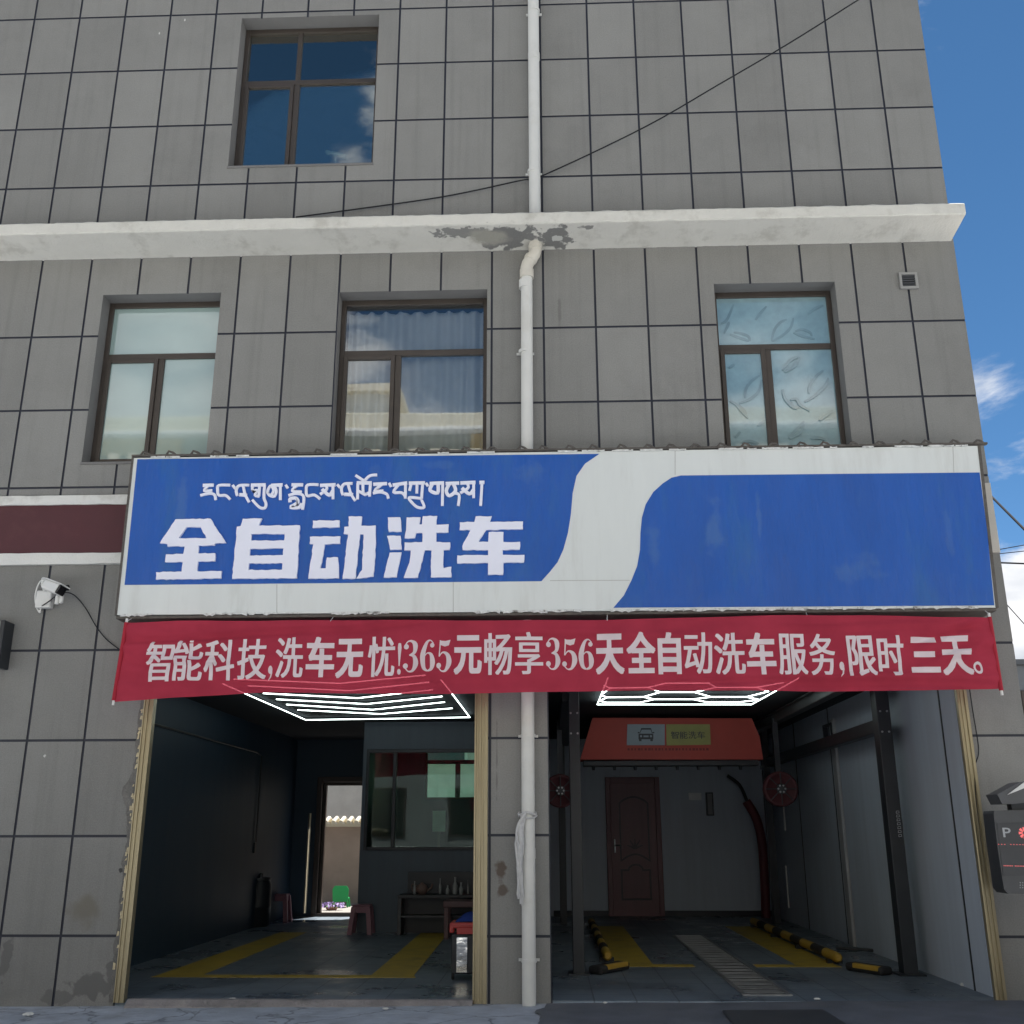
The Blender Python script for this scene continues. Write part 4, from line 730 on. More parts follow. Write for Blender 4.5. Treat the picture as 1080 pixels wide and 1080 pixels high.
rg.tube([(a0.x+.085*math.cos(t_)-.01, PY+.085*math.sin(t_), a0.z+.012*math.sin(3*t_)) for t_ in [k*.35 for k in range(19)]], .012, 7)
tag(rg.build('rag', m_rag, None, (-.28, -.18, 1.0)), 'white rag knotted round the drainpipe between the bays', 'rag')

# ================================================================== SMALL THINGS ON THE FACADE
# security camera
K = thing('security_camera', tuple(at(52, 640, 0)), 'white security camera on a box bracket left of the signboard', 'security camera')
p = at(50, 634, 0); m_ = MB(); m_.box(p.x-.09, p.x+.08, -.09, -.001, p.z-.09, p.z+.10, bev=.015); m_.build('junction_box', m_white_pl, K)
m_ = MB(); m_.tube([(p.x+.0, -.06, p.z+.09), (p.x+.0, -.14, p.z+.15), (p.x+.03, -.2, p.z+.2)], .025, 10); m_.build('bracket', m_white_pl, K)
c_ = at(57.5, 620, -.25); M_ = rotM(c_, rx=R(-14), ry=R(20), rz=R(-28)); m_ = MB(); m_.box(c_.x-.15, c_.x+.11, c_.y-.055, c_.y+.055, c_.z-.055, c_.z+.05, bev=.02, M=M_); m_.box(c_.x-.13, c_.x+.155, c_.y-.065, c_.y+.065, c_.z+.05, c_.z+.062, bev=.004, M=M_); m_.build('housing', m_white_pl, K)
m_ = MB(); m_.box(c_.x+.111, c_.x+.135, c_.y-.052, c_.y+.052, c_.z-.05, c_.z+.048, bev=.01, M=M_); m_.lathe([(.03, 0), (.032, .02), (.02, .024)], (c_.x+.13, c_.y, c_.z), 14, axis='X'); m_.build('lens_front', mat('black_gloss', (.012, .012, .014), .15), K)
for k, (px, py) in enumerate(((60.5, 632), (65, 631))):
    p = at(px, py, -.2); m_ = MB(); m_.lathe([(.012, -.055), (.022, -.05), (.022, .03), (.014, .045)], p, 12); m_.build('connector', m_white_pl, K)
m_ = MB(); m_.tube(spline([at(48, 611, -.12), at(42, 614, -.06), at(37.5, 626, -.03), at(38, 638, -.03), at(42, 646, -.04), at(43, 640, -.06), at(45, 637, -.09)], 6), .009, 8); m_.build('cord', m_white_pl, K)
m_ = MB(); m_.tube(spline([at(43, 640, -.08), at(52, 634, -.12), at(60, 628, -.15), at(67, 625, -.1), at(78, 627.5, -.03), at(90, 641, -.02), at(101, 660, -.02), at(112, 674, -.02), at(128, 686.5, -.02)], 6), .006, 6)
tag(m_.build('camera_cable', m_cable, None, tuple(at(95, 655, 0))), 'thin black cable looping from the security camera to the banner', 'cable')
# vent cover
V = thing('vent_cover', tuple(at(958, 297, 0)), 'small square grey vent cover high on the right of the wall', 'vent')
p = at(957.5, 297, 0); m_ = MB(); hs = .105
for a in ((-hs, hs, hs-.03, hs), (-hs, hs, -hs, -hs+.03), (-hs, -hs+.03, -hs+.03, hs-.03), (hs-.03, hs, -hs+.03, hs-.03)): m_.box(p.x+a[0], p.x+a[1], -.035, -.001, p.z+a[2], p.z+a[3], bev=.004)
m_.build('frame', mat('vent_grey', (.30, .30, .29), .5), V)
m_ = MB()
for k in range(5): m_.box(p.x-.074, p.x+.074, -.028, -.012, p.z-.07+k*.03, p.z-.055+k*.03)
m_.box(p.x-.074, p.x+.074, -.006, -.001, p.z-.074, p.z+.074); m_.build('louvre', m_dgrey, V)
# slack cable across the upper wall
m_ = MB(); pts = [at(905, 0, -.25), at(830, 47, -.18), at(760, 88, -.13), at(680, 134, -.08), at(575, 184, -.05), at(548, 190.5, -.045), at(470, 207, -.03), at(380, 220, -.03), at(312, 229, -.03)]
pts = [pts[0]+(pts[0]-pts[1])*.8]+pts; m_.tube(spline(pts, 5), .0085, 6); tag(m_.build('wall_cable', m_cable, None, tuple(at(600, 170, 0))), 'dark slack cable slanting across the top storey wall behind the drainpipe', 'cable')
# left edge: lamp box cut by the frame
m_ = MB(); p0, p1 = at(-14, 655, -.18), at(7, 655, -.18); z1, z0 = p1.z, at(3, 703, -.18).z
lb = thing('light_box', (p0.x, -.1, z0), 'grey light box with a black edge on the wall at the far left', 'light box')
m_.box(p0.x-.3, p1.x-.05, -.2, -.002, z0, z1, bev=.01); m_.build('case', mat('light_box_grey', (.33, .32, .30), .6), lb); m_ = MB(); m_.box(p1.x-.049, p1.x, -.21, -.003, z0-.01, z1+.005, bev=.008); m_.build('edge_strip', m_black, lb)
# thin wire beside the right jamb
m_ = MB(); m_.tube(spline([at(1021, 715, -.03), at(1026, 750, -.02), at(1031, 780, -.02), at(1032, 795, -.02), at(1028, 812, -.02), at(1030, 850, -.02), at(1036, 900, -.02)], 6), .005, 6); tag(m_.build('loose_wire', m_cable, None, tuple(at(1030, 800, 0))), 'thin loose wire on the wall just right of the right gold jamb', 'wire')

# parking terminal at the right edge
TY = -.55
T = thing('parking_terminal', (4.55, TY, .06), 'dark grey parking terminal with a white letter P at the right edge', 'parking terminal')
tp = lambda x, y: (at(x, y, TY-.12).x, at(x, y, TY-.12).z)
m_ = MB(); m_.prism([tp(1048, 858), tp(1048.5, 855), tp(1120, 853), tp(1128, 944), tp(1063, 942.5), tp(1059, 938), tp(1052, 893)], TY-.12, TY+.12); m_.build('cabinet', m_dgrey, T)
m_ = MB(); m_.prism([tp(1051, 868), tp(1118, 866), tp(1122, 922), tp(1058, 924)], TY-.126, TY-.115); m_.build('display', mat('dark_display', (.045, .047, .052), .3), T)
m_ = MB(); m_.box(4.40, 4.62, TY-.07, TY+.1, .05, at(1080, 942, TY).z-.001, bev=.01); m_.build('post', m_dgrey, T)
h = MB(); q0 = [tp(1050, 838), tp(1074, 825), tp(1110, 820), tp(1116, 842), tp(1068, 848), tp(1055, 848)]; h.prism(q0, TY-.16, TY+.1); hd = h.build('lamp_head', mat('grey_casting', (.09, .093, .1), .4), T)
h = MB(); h.prism([tp(1060, 838.5), tp(1082, 822), tp(1084, 829)], TY-.175, TY-.162); h.build('white_glint', m_white_pl, hd)  # white wedge modelled for the bright glint on the lamp head
h = MB(); h.box(tp(1070, 848)[0], tp(1085, 848)[0], TY-.05, TY+.05, tp(1070, 856)[1], tp(1070, 846)[1]); h.build('neck', m_black, T)
m_p = mat('white_mark', (.38, .40, .42), .5); m_lred = mat('red_led', (.5, .02, .02), .4, emit=(1, .25, .25), es=.30)
vs_, fs_ = glyph('P', .01); vs_ = norm(vs_); a0, a1 = tp(1058, 883), tp(1065, 873); h = MB(); h.add([(a0[0]+(a1[0]-a0[0])*u, TY-.1285, a0[1]+(a1[1]-a0[1])*v) for u, v in vs_], fs_); h.build('letter_mark', m_p, T)
h = MB()
for k in range(8):
    a_ = k*math.pi/4; c0 = tp(1080, 878.5); h.prism(ribbon([(c0[0]+.015*math.cos(a_), c0[1]+.015*math.sin(a_)), (c0[0]+.05*math.cos(a_), c0[1]+.05*math.sin(a_))], [.012, .024]), TY-.1285, TY-.126)
for (yy, xs0, n, stp) in ((890.5, 1053, 14, 3.2), (913, 1057, 22, 1.7)):
    for k in range(n):
        if (k*5+n) % 7 in (1, ) : continue
        a0 = tp(xs0+k*stp, yy+k*.04); h.prism(disc(a0[0], a0[1], .0042, n=8), TY-.1285, TY-.126)
h.build('led_mark', m_lred, T)
h = MB()
for k in range(12): a0 = tp(1076+(k % 4)*2.6, 944-10+(k//4)*2.6-3); h.prism(disc(a0[0], a0[1], .005, n=8), TY-.1225, TY-.119)
h.build('speaker_dots', m_p, T)

# ================================================================== LED CEILING LIGHTS
def led(name, label, segs, z, r=.0075):
    c0 = atz(*segs[0][0], z); l_ = thing(name, (c0.x, c0.y, z), label, 'ceiling light', 'LED ceiling lights in the bays')
    for s_ in segs:
        P3 = [atz(x, y, z) for x, y in s_]
        for a_, b_ in zip(P3, P3[1:]):
            m_ = MB(); m_.tube([a_, b_], r, 8); m_.build('light_tube', m_led, l_)
        
zl = lambda pts: [(240+x/4, 715+y/4) for x, y in pts]; zr = lambda pts: [(580+x/4, 715+y/4) for x, y in pts]
led('led_light', 'LED light of nested chevron tubes on the left bay ceiling', [zl([(330, 177), (675, 172), (1022, 166)]), zl([(330, 177), (95, 75), (-20, 25)]), zl([(1022, 166), (940, 57), (900, 8)]), zl([(296, 135), (645, 152), (948, 128)]), zl([(248, 112), (612, 134), (916, 102)]), zl([(205, 90), (585, 110), (905, 78)]), zl([(150, 65), (550, 85), (865, 50)]), zl([(85, 33), (515, 54), (850, 18)]), zl([(25, 5), (475, 23), (835, -12)])], 3.325)
led('led_light', 'LED light of honeycomb tubes on the right bay ceiling', [zr([(200, 112), (502, 112), (850, 112)]), zr([(200, 112), (235, 25), (245, 0)]), zr([(850, 112), (1012, 22), (1050, 0)]),
  zr([(215, 72), (240, 82), (395, 80), (465, 60), (610, 60), (680, 80), (830, 80), (922, 57)]), zr([(210, 97), (238, 104), (378, 104), (440, 90), (605, 90), (660, 102), (800, 102), (882, 92)]), zr([(395, 80), (440, 90)]), zr([(680, 80), (605, 90)]), zr([(830, 80), (882, 92)]), zr([(240, 82), (212, 97)]),
  zr([(228, 32), (255, 43), (415, 40), (490, 22), (670, 22), (700, 40), (870, 40), (985, 20)]), zr([(415, 40), (465, 60)]), zr([(700, 40), (610, 60)]), zr([(870, 40), (922, 57)]), zr([(255, 43), (215, 72)])], 3.32)

# ================================================================== CAR WASH GANTRY
GY = 5.9
G = thing('wash_gantry', (1.95, GY, FZ), 'automatic car wash gantry with a red header on black posts and rails', 'car wash machine')
gp = lambda x, y, Y=GY: (at(x, y, Y).x, at(x, y, Y).z)
m_ = MB(); m_.prism([gp(612, 801), gp(805, 801), gp(801, 777), gp(793, 757.5), gp(625, 757)], GY, GY+.55); hd = m_.build('header', m_red, G)
m_ = MB(); m_.prism([gp(661, 786), gp(701, 786), gp(701, 764), gp(661.5, 764)], GY-.02, GY+.01); pl = m_.build('sign_plate', mat('grey_plate', (.33, .40, .46), .5), hd)
m_ = MB(); m_.prism([gp(703, 786.3), gp(749.5, 785.5), gp(748.5, 764), gp(702.5, 764)], GY-.02, GY+.01); pl2 = m_.build('sign_plate', mat('olive_yellow_plate', (.36, .35, .10), .5), hd); pl2['label'] = 'yellow plate with black characters'; pl['label'] = 'pale plate with a car pictogram'
z8 = lambda x, y: gp(580+x/3.857, 730+y/3.857)
m_ = MB(); yf = GY-.024
for k, pol in enumerate([ribbon([z8(372, 150), z8(410, 150), z8(416, 172), z8(364, 172), z8(372, 150), z8(410, 150)], .022), [z8(360, 171), z8(420, 171), z8(420, 192), z8(360, 192)], [z8(362, 192), z8(372, 192), z8(372, 200), z8(362, 200)], [z8(408, 192), z8(418, 192), z8(418, 200), z8(408, 200)], [z8(357, 163), z8(364, 163), z8(364, 168), z8(357, 168)], [z8(416, 163), z8(424, 163), z8(424, 168), z8(416, 168)]]): m_.prism(pol, yf-.001*k, GY-.0205)
for (x, y) in ((370, 180), (410, 180)): c0 = z8(x, y); m_.prism(disc(c0[0], c0[1], .018, n=10), yf-.012, yf-.006, 1)
c0, c1 = z8(380, 184), z8(400, 177); m_.prism([(c0[0], c0[1]), (c1[0], c0[1]), (c1[0], c1[1]), (c0[0], c1[1])], yf-.012, yf-.006, 1)
m_.build('car_pictogram', [m_black, pl.data.materials[0]], hd)
m_ = MB(); xx = 492
for ch in '智能洗车':
    vs_, fs_ = glyph(ch, .01); vs_ = norm(vs_); a0, a1 = z8(xx, 190), z8(xx+31, 160); m_.add([(a0[0]+(a1[0]-a0[0])*u, GY-.0225, a0[1]+(a1[1]-a0[1])*v) for u, v in vs_], fs_); xx += 35.5
m_.build('lettering', m_black, hd)
m_ = MB(); rnd = random.Random(9)
for k in range(24):
    x = 662+k*3.6; w_ = rnd.uniform(1.2, 2.8); a0, a1 = gp(x, 791.5), gp(x+w_, 789); m_.prism([(a0[0], a0[1]), (a1[0], a0[1]), (a1[0], a1[1]), (a0[0], a1[1])], GY-.003, GY+.002)
m_.build('small_print', mat('dark_red_print', (.2, .015, .015), .5), hd)
m_ = MB(); zb = gp(700, 801)[1]; m_.box(gp(612, 801)[0]+.05, gp(805, 801)[0]-.05, GY+.1, GY+.4, zb-.09, zb-.002, bev=.01)
for k in range(9): x = .7+k*.33; m_.lathe([(.02, -.06), (.03, 0)], (x, GY+.2, zb-.09), 10)
m_.build('spray_bar', m_black, G)
pr = [Vector((3.92, 1.86, 0)), Vector((.265, 1.87, 0))]
for (x, w_, d_) in ((3.985, .16, .2), (.305, .13, .2)):
    m_ = MB(); m_.box(x-w_/2, x+w_/2, 1.86, 1.86+d_, FZ, CZ-.01, bev=.008); m_.box(x-w_*.9, x+w_*.9, 1.80, 1.92+d_, FZ, FZ+.02); po = m_.build('post', m_black, G)
    for dx_ in (-.04, .04):
        for z in (2.70, 2.94): m_ = MB(); m_.lathe([(.012, -.012), (.012, 0)], (x+dx_, 1.86, z), 8, axis='Y'); m_.build('bolt', m_steel, po)
for (x, w_) in ((3.93, .12), (.22, .12)):
    m_ = MB(); m_.box(x-w_/2, x+w_/2, 8.6, 8.8, FZ, CZ-.01, bev=.008); m_.build('post', m_black, G)
m_ = MB(); m_.box(3.92, 4.05, 2.08, 8.6, 2.70, 2.86, bev=.01); m_.build('lower_beam', m_black, G)
m_ = MB(); m_.box(3.50, 3.64, .5, 8.8, 3.20, 3.33, bev=.01); m_.box(3.46, 3.68, .5, 8.8, 3.331, 3.345); m_.build('rail', mat('rail_grey', (.12, .125, .13), .35, metal=.4), G)
m_ = MB(); m_.box(.16, .36, 2.08, 8.8, 3.10, 3.30, bev=.01); m_.build('rail', m_black, G)
m_ = MB(); a0 = at(948, 884, 1.85); a1 = at(952, 856, 1.85); m_.prism(disc((a0.x+a1.x)/2-.01, (a0.z+a1.z)/2, .035, .17, 20), 1.852, 1.858); 
m_.build('label_plate', m_black, G)
m_ = MB()
for k in range(7):
    zc_ = (a0.z+a1.z)/2-.13+k*.043; m_.prism(ribbon([(a0.x+.0, zc_), (a0.x+.035, zc_+.004), (a0.x+.033, zc_+.026), (a0.x+.004, zc_+.024), (a0.x, zc_)], .006), 1.848, 1.8515)
m_.build('label_print', m_p, G)
m_ = MB(); m_.tube(spline([at(767, 818, 9.6), at(780, 828, 9.6), at(788, 845, 9.6)], 5), .03, 8); m_.build('black_hose', m_rubber, G)
m_ = MB(); m_.tube(spline([at(787, 845, 9.8), at(797, 862, 9.8), at(803, 885, 9.8), at(806, 920, 9.8), at(808, 968, 9.8)], 5), .085, 12); m_.build('red_hose', mat('red_hose', (.13, .022, .028), .5), G)
m_dred = mat('dull_red', (.10, .026, .032), .6)
def blower(px, py, Y, r, label):
    p = at(px, py, Y); f_ = thing('blower', (p.x, p.y, p.z-r), label, 'blower', 'red drying blowers beside the gantry')
    m_ = MB(); m_.lathe([(r*.92, .16), (r, .12), (r, .02), (r*.86, 0), (r*.8, .03), (r*.3, .05)], p, 28, axis='Y'); m_.build('housing', m_dred, f_)
    m_ = MB(); m_.lathe([(r*.3, -.02), (r*.28, -.035), (r*.1, -.045)], p, 16, axis='Y'); hb = m_.build('hub', m_dgrey, f_)
    m_ = MB()
    for k in range(8):
        a_ = k*math.pi/4; m_.tube([(p.x+r*.25*math.cos(a_), p.y-.01, p.z+r*.25*math.sin(a_)), (p.x+r*.9*math.cos(a_), p.y-.006, p.z+r*.9*math.sin(a_))], .008, 6)
    m_.build('grille', m_dgrey, f_)
    for k in range(6):
        m_ = MB(); a_ = k*math.pi/3; m_.lathe([(.014, -.05), (.014, -.035)], (p.x+r*.2*math.cos(a_), p.y, p.z+r*.2*math.sin(a_)), 8, axis='Y'); m_.build('bolt', m_steel, hb)
    m_ = MB(); m_.box(p.x-.04, p.x+.04, p.y+.1, p.y+.2, p.z-.02, CZ-.1); m_.build('hanger', m_black, f_)
blower(824, 832, 5.6, .26, 'red round blower hanging on the right side of the gantry'); blower(591, 834, 5.6, .25, 'red round blower half hidden by the left gantry post')
# wheel guides: striped tubes
def guide(x, y0, y1, label, n=9):
    gd = thing('wheel_guide', (x, y0, FZ), label, 'wheel guide', 'striped wheel guide tubes on the bay floor')
    for k in range(n):
        a_, b_ = y0+(y1-y0)*k/n, y0+(y1-y0)*(k+1)/n
        m_ = MB(); 
        if k == 0: m_.lathe([(.03, 0), (.05, .03), (.058, .08), (.058, b_-a_)], (x, a_, FZ+.085), 14, axis='Y')
        else: m_.tube([(x, a_, FZ+.085), (x, b_, FZ+.085)], .056, 14)
        m_.build('tube_section', m_yel if k % 2 == 0 else m_rubber, gd)
    for k in range(4): y_ = y0+.25+(y1-y0-.5)*k/3; m_ = MB(); m_.box(x-.09, x+.09, y_-.05, y_+.05, FZ, FZ+.05); m_.build('base_plate', m_black, gd)
guide(3.43, 2.75, 8.2, 'yellow and black guide tube on the right side of the floor marking'); guide(.68, 2.9, 8.0, 'yellow and black guide tube on the left side of the floor marking')
def kerb(px0, py0, px1, py1, label):
    a_, b_ = atz(px0, py0, FZ+.03), atz(px1, py1, FZ+.03); c_ = (a_+b_)/2; an_ = math.atan2(b_.y-a_.y, b_.x-a_.x); l_ = (b_-a_).length/2
    k_ = thing('wheel_chock', (c_.x, c_.y, FZ), label, 'wheel chock', 'rubber wheel chocks at the bay mouth'); M_ = rotM((c_.x, c_.y, FZ), rz=an_)
    m_ = MB(); m_.box(c_.x-l_, c_.x+l_, c_.y-.09, c_.y+.09, FZ+.001, FZ+.09, bev=.03, M=M_); m_.build('block', m_rubber, k_); m_ = MB(); m_.box(c_.x-l_*.55, c_.x+l_*.85, c_.y-.096, c_.y-.03, FZ+.04, FZ+.094, bev=.012, M=M_); m_.build('strip', m_yel, k_)
kerb(627, 1025, 658, 1019, 'black chock with yellow strip at the left mouth of the right bay'); kerb(897, 1020, 936, 1026, 'black chock with yellow strip beside the right gantry post')
p = atz(1032, 1041, FZ); m_ = MB(); m_.box(p.x-.17, p.x+.17, p.y-.02, p.y+.02, FZ+.001, FZ+.03, bev=.004, M=rotM((p.x, p.y, FZ), rz=R(-24))); tag(m_.build('metal_strip', m_steel, None, (p.x, p.y, FZ)), 'short aluminium strip lying on the floor by the right jamb', 'metal strip')
m_ = MB(); p = atz(905, 1005, FZ); m_.tube([(p.x-.2, p.y+.3, FZ+.03), (p.x+.1, p.y+.1, FZ+.03), (p.x+.35, p.y-.15, FZ+.03)], .02, 8); tag(m_.build('hose', m_dgrey, None, (p.x, p.y, FZ)), 'dark hose lying on the floor along the right bay wall', 'hose')
p = at(733, 840, 10.44); m_ = MB(); m_.box(p.x-.125, p.x+.125, 10.43, 10.449, p.z-.07, p.z+.07, bev=.004); np_ = m_.build('notice_plate', mat('notice_white', (.82, .83, .83), .5), None, (p.x, 10.44, p.z)); tag(np_, 'small pale notice plate on the back wall right of the door', 'notice')
p = at(748.5, 848, 10.40); l_ = thing('wall_lamp', (p.x, 10.44, p.z-.2), 'black rectangular wall lamp beside the pale notice plate', 'wall lamp'); m_ = MB()
for a in ((-.07, -.045, -.22, .22), (.045, .07, -.22, .22), (-.045, .045, .195, .22), (-.045, .045, -.22, -.195)): m_.box(p.x+a[0], p.x+a[1], 10.36, 10.449, p.z+a[2], p.z+a[3])
m_.build('frame', m_black, l_); m_ = MB(); m_.box(p.x-.044, p.x+.044, 10.39, 10.44, p.z-.194, p.z+.194); m_.build('shade', mat('grey_shade', (.2, .2, .2), .4), l_)

# ================================================================== LEFT BAY CONTENTS
def stool(px, py, label, s=1.0, rz=0):
    p = atz(px, py, FZ); st = thing('stool', (p.x, p.y, FZ), label, 'stool', 'pink plastic stools in the left bay'); H = .44*s; a, b = .115*s, .16*s
    m_ = MB(); m_.box(p.x-.14*s, p.x+.14*s, p.y-.14*s, p.y+.14*s, FZ+H-.03, FZ+H, bev=.012); m_.build('seat', m_pinkpl, st)
    for sx in (-1, 1):
        for sy in (-1, 1):
            m_ = MB(); w_ = .035*s
            t0 = Vector((p.x+sx*a, p.y+sy*a, FZ+H-.03)); b0 = Vector((p.x+sx*b, p.y+sy*b, FZ))
            vs = [b0+Vector((dx*w_, dy*w_, 0)) for dx, dy in ((-1, -1), (1, -1), (1, 1), (-1, 1))]+[t0+Vector((dx*w_, dy*w_, 0)) for dx, dy in ((-1, -1), (1, -1), (1, 1), (-1, 1))]
            m_.add(vs, [(0, 3, 2, 1), (4, 5, 6, 7)]+[(i, (i+1) % 4, 4+(i+1) % 4, 4+i) for i in range(4)]); m_.build('leg', m_pinkpl, st)
    m_ = MB(); 
    for sx, sy in ((0, -1), (0, 1), (-1, 0), (1, 0)): m_.box(p.x+sx*a*1.05-(.01 if sx else a*.9), p.x+sx*a*1.05+(.01 if sx else a*.9), p.y+sy*a*1.05-(.01 if sy else a*.9), p.y+sy*a*1.05+(.01 if sy else a*.9), FZ+H-.12, FZ+H-.03)
    m_.build('apron', m_pinkpl, st)
stool(381, 985, 'pink plastic stool standing in front of the staff room corner'); stool(294, 971, 'pink plastic stool by the back wall next to the dark drum', 1.05)
p = atz(270, 977, FZ); db = thing('drum', (p.x, p.y, FZ), 'dark plastic drum against the left bay wall', 'drum'); m_ = MB(); m_.lathe([(.20, 0), (.23, .03), (.225, .3), (.235, .32), (.225, .34), (.22, .68), (.19, .74)], p, 22); m_.build('body', m_black, db); m_ = MB(); m_.lathe([(.2, .74), (.21, .76), (.2, .79)], p, 22); m_.lathe([(.03, .79), (.03, .86), (.02, .87)], p+Vector((.05, -.05, 0)), 10); m_.build('lid', m_dgrey, db)
# low cabinet with bottles, and a small pink table
cx0, cx1 = at(419, 960, 6.5).x, -.75; ct = at(440, 944, 6.5).z
cb = thing('cabinet', ((cx0+cx1)/2, 6.7, FZ), 'low dark cabinet with shelves under the staff room window', 'cabinet')
m_ = MB(); m_.box(cx0, cx1, 6.5, 6.96, ct-.05, ct, bev=.006); m_.build('top', m_black, cb)
for x in (cx0, cx1-.06): m_ = MB(); m_.box(x, x+.06, 6.52, 6.94, FZ, ct-.05, bev=.006); m_.build('side_panel', m_dgrey, cb)
m_ = MB(); m_.box(cx0+.06, cx1-.06, 6.53, 6.93, FZ+.26, FZ+.285); m_.build('shelf', m_dgrey, cb); m_ = MB(); m_.box(cx0+.06, cx1-.06, 6.90, 6.94, FZ, ct-.05); m_.build('back_panel', m_black, cb)
m_ = MB(); z1 = at(440, 919.5, 6.9).z; m_.box(at(430, 930, 6.9).x, cx1, 6.90, 6.93, ct, z1, bev=.006); tag(m_.build('backboard', m_black, None, ((cx0+cx1)/2, 6.9, ct)), 'black board standing behind the bottles on the low cabinet', 'board')
m_gl = mat('glassware', (.35, .36, .36), .12, var=.2); rnd = random.Random(21)
for (px, hh, rr_, lab) in ((437.5, .20, .02, 'slim steel vase at the left end of the cabinet bottles'), (464, .24, .022, 'tall slim bottle right of the teapot on the cabinet'), (472, .14, .03, 'short round jar on the cabinet'), (480, .26, .042, 'large pale bottle on the cabinet'), (486.5, .18, .036, 'pale pear shaped bottle at the right end of the cabinet'), (493.5, .22, .014, 'thin steel rod stand at the far right of the cabinet')):
    x = at(px, 940, 6.7).x; m_ = MB(); m_.lathe([(rr_*.9, 0), (rr_, .02), (rr_, hh*.5), (rr_*.4, hh*.72), (rr_*.4, hh*.92), (rr_*.5, hh)], (x, 6.7+rnd.uniform(-.06, .06), ct), 14); tag(m_.build('bottle', m_gl, None, (x, 6.7, ct)), lab, 'bottle')
x = at(445, 940, 6.7).x; te = thing('teapot', (x, 6.68, ct), 'round brown teapot on the low cabinet', 'teapot'); m_ = MB(); m_.lathe([(.05, 0), (.09, .04), (.10, .09), (.07, .14), (.03, .16), (.015, .18)], (x, 6.68, ct), 18); m_.build('body', mat('brown_clay', (.2, .13, .11), .35), te); m_ = MB(); m_.tube(spline([(x+.09, 6.68, ct+.06), (x+.15, 6.68, ct+.1), (x+.17, 6.68, ct+.16)], 4), .014, 8); m_.build('spout', te.children[0].data.materials[0], te); m_ = MB(); m_.tube(spline([(x-.09, 6.68, ct+.13), (x-.16, 6.68, ct+.15), (x-.15, 6.68, ct+.06), (x-.09, 6.68, ct+.04)], 4), .01, 8); m_.build('handle', te.children[0].data.materials[0], te)
tx = at(471, 980, 6.0).x; tb = thing('side_table', (-.95, 6.1, FZ), 'dark reddish side table partly hidden by the gold jamb', 'table'); tzz = at(480, 950, 6.0).z
m_ = MB(); m_.box(tx-.05, -.66, 5.9, 6.4, tzz-.09, tzz, bev=.01); m_.build('tabletop', m_pinkpl if False else mat('dark_rose_wood', (.12, .06, .065), .4), tb)
for (x, y) in ((tx, 5.95), (tx, 6.34), (-.71, 5.95), (-.71, 6.34)): m_ = MB(); m_.box(x-.035, x+.035, y-.035, y+.035, FZ, tzz-.09, bev=.006); m_.build('leg', tb.children[0].data.materials[0], tb)
# bin trolley
bp_ = atz(487, 1034, FZ); bc = thing('bin_trolley', (bp_.x, bp_.y, FZ), 'black bin trolley with a red lid and shiny steel front beside the middle gold jamb', 'bin')
m_ = MB(); x0, x1 = at(474, 1000, bp_.y).x, at(506, 1000, bp_.y).x; zt = at(480, 985, bp_.y).z; m_.box(x0+.02, x1, bp_.y, bp_.y+.36, FZ+.06, zt, bev=.02); m_.build('body', m_black, bc)
m_ = MB(); xa, xb = at(481.5, 1000, bp_.y).x, at(493, 1000, bp_.y).x; m_.box(xa, xb, bp_.y-.008, bp_.y+.01, at(487, 1026, bp_.y).z, at(487, 988.5, bp_.y).z, bev=.003); m_.build('front_plate', mat('mirror_steel', (.8, .78, .72), .08, metal=1.0, var=.1, bump=.5, bscale=9), bc)
m_ = MB(); m_.box(x0, x1, bp_.y-.02, bp_.y+.37, at(480, 979, bp_.y).z, at(480, 973, bp_.y).z, bev=.015); m_.box(x0, x0+.05, bp_.y-.022, bp_.y+.03, at(480, 984, bp_.y).z, at(480, 975, bp_.y).z, bev=.012); m_.box(x0+.08, x1, bp_.y-.018, bp_.y+.36, zt, at(480, 978.6, bp_.y).z); m_.build('lid', mat('red_plastic', (.5, .05, .045), .4), bc)
for x in (x0+.04, x1-.04):
    m_ = MB(); m_.lathe([(.035, -.015), (.04, 0), (.035, .015)], (x, bp_.y+.03, FZ+.042), 14, axis='X'); m_.build('castor', m_rubber, bc)
bz_ = at(480, 973, bp_.y).z; m_ = MB(); n = 12
vs = []
for i in range(n+1):
    for j in range(7): 
        u, v = i/n, j/6; vs.append((x0+.06+u*.34, bp_.y+.02+v*.26, bz_+.012+.09*math.sin(math.pi*u)*math.sin(math.pi*v)*(1+.5*mnoise.noise((u*5, v*5, 1)))))
m_.add(vs, [(i*7+j, i*7+j+1, (i+1)*7+j+1, (i+1)*7+j) for i in range(n) for j in range(6)], 0, True); cl = m_.build('cloth', cloth('blue_cloth', (.03, .06, .26), .1), None, (x0+.2, bp_.y+.15, bz_)); tag(cl, 'crumpled blue cloth lying on the red lid of the bin trolley', 'cloth'); cl.modifiers.new('thick', 'SOLIDIFY').thickness = .01
m_ = MB(); p = at(264, 904, 8.6); sx_ = -5.03; m_.box(-5.049, -5.02, 7.55, 7.63, 1.25, 1.42, bev=.006); tag(m_.build('wall_switch', m_black, None, (-5.04, 7.6, 1.3)), 'small black switch box on the left bay wall', 'switch')
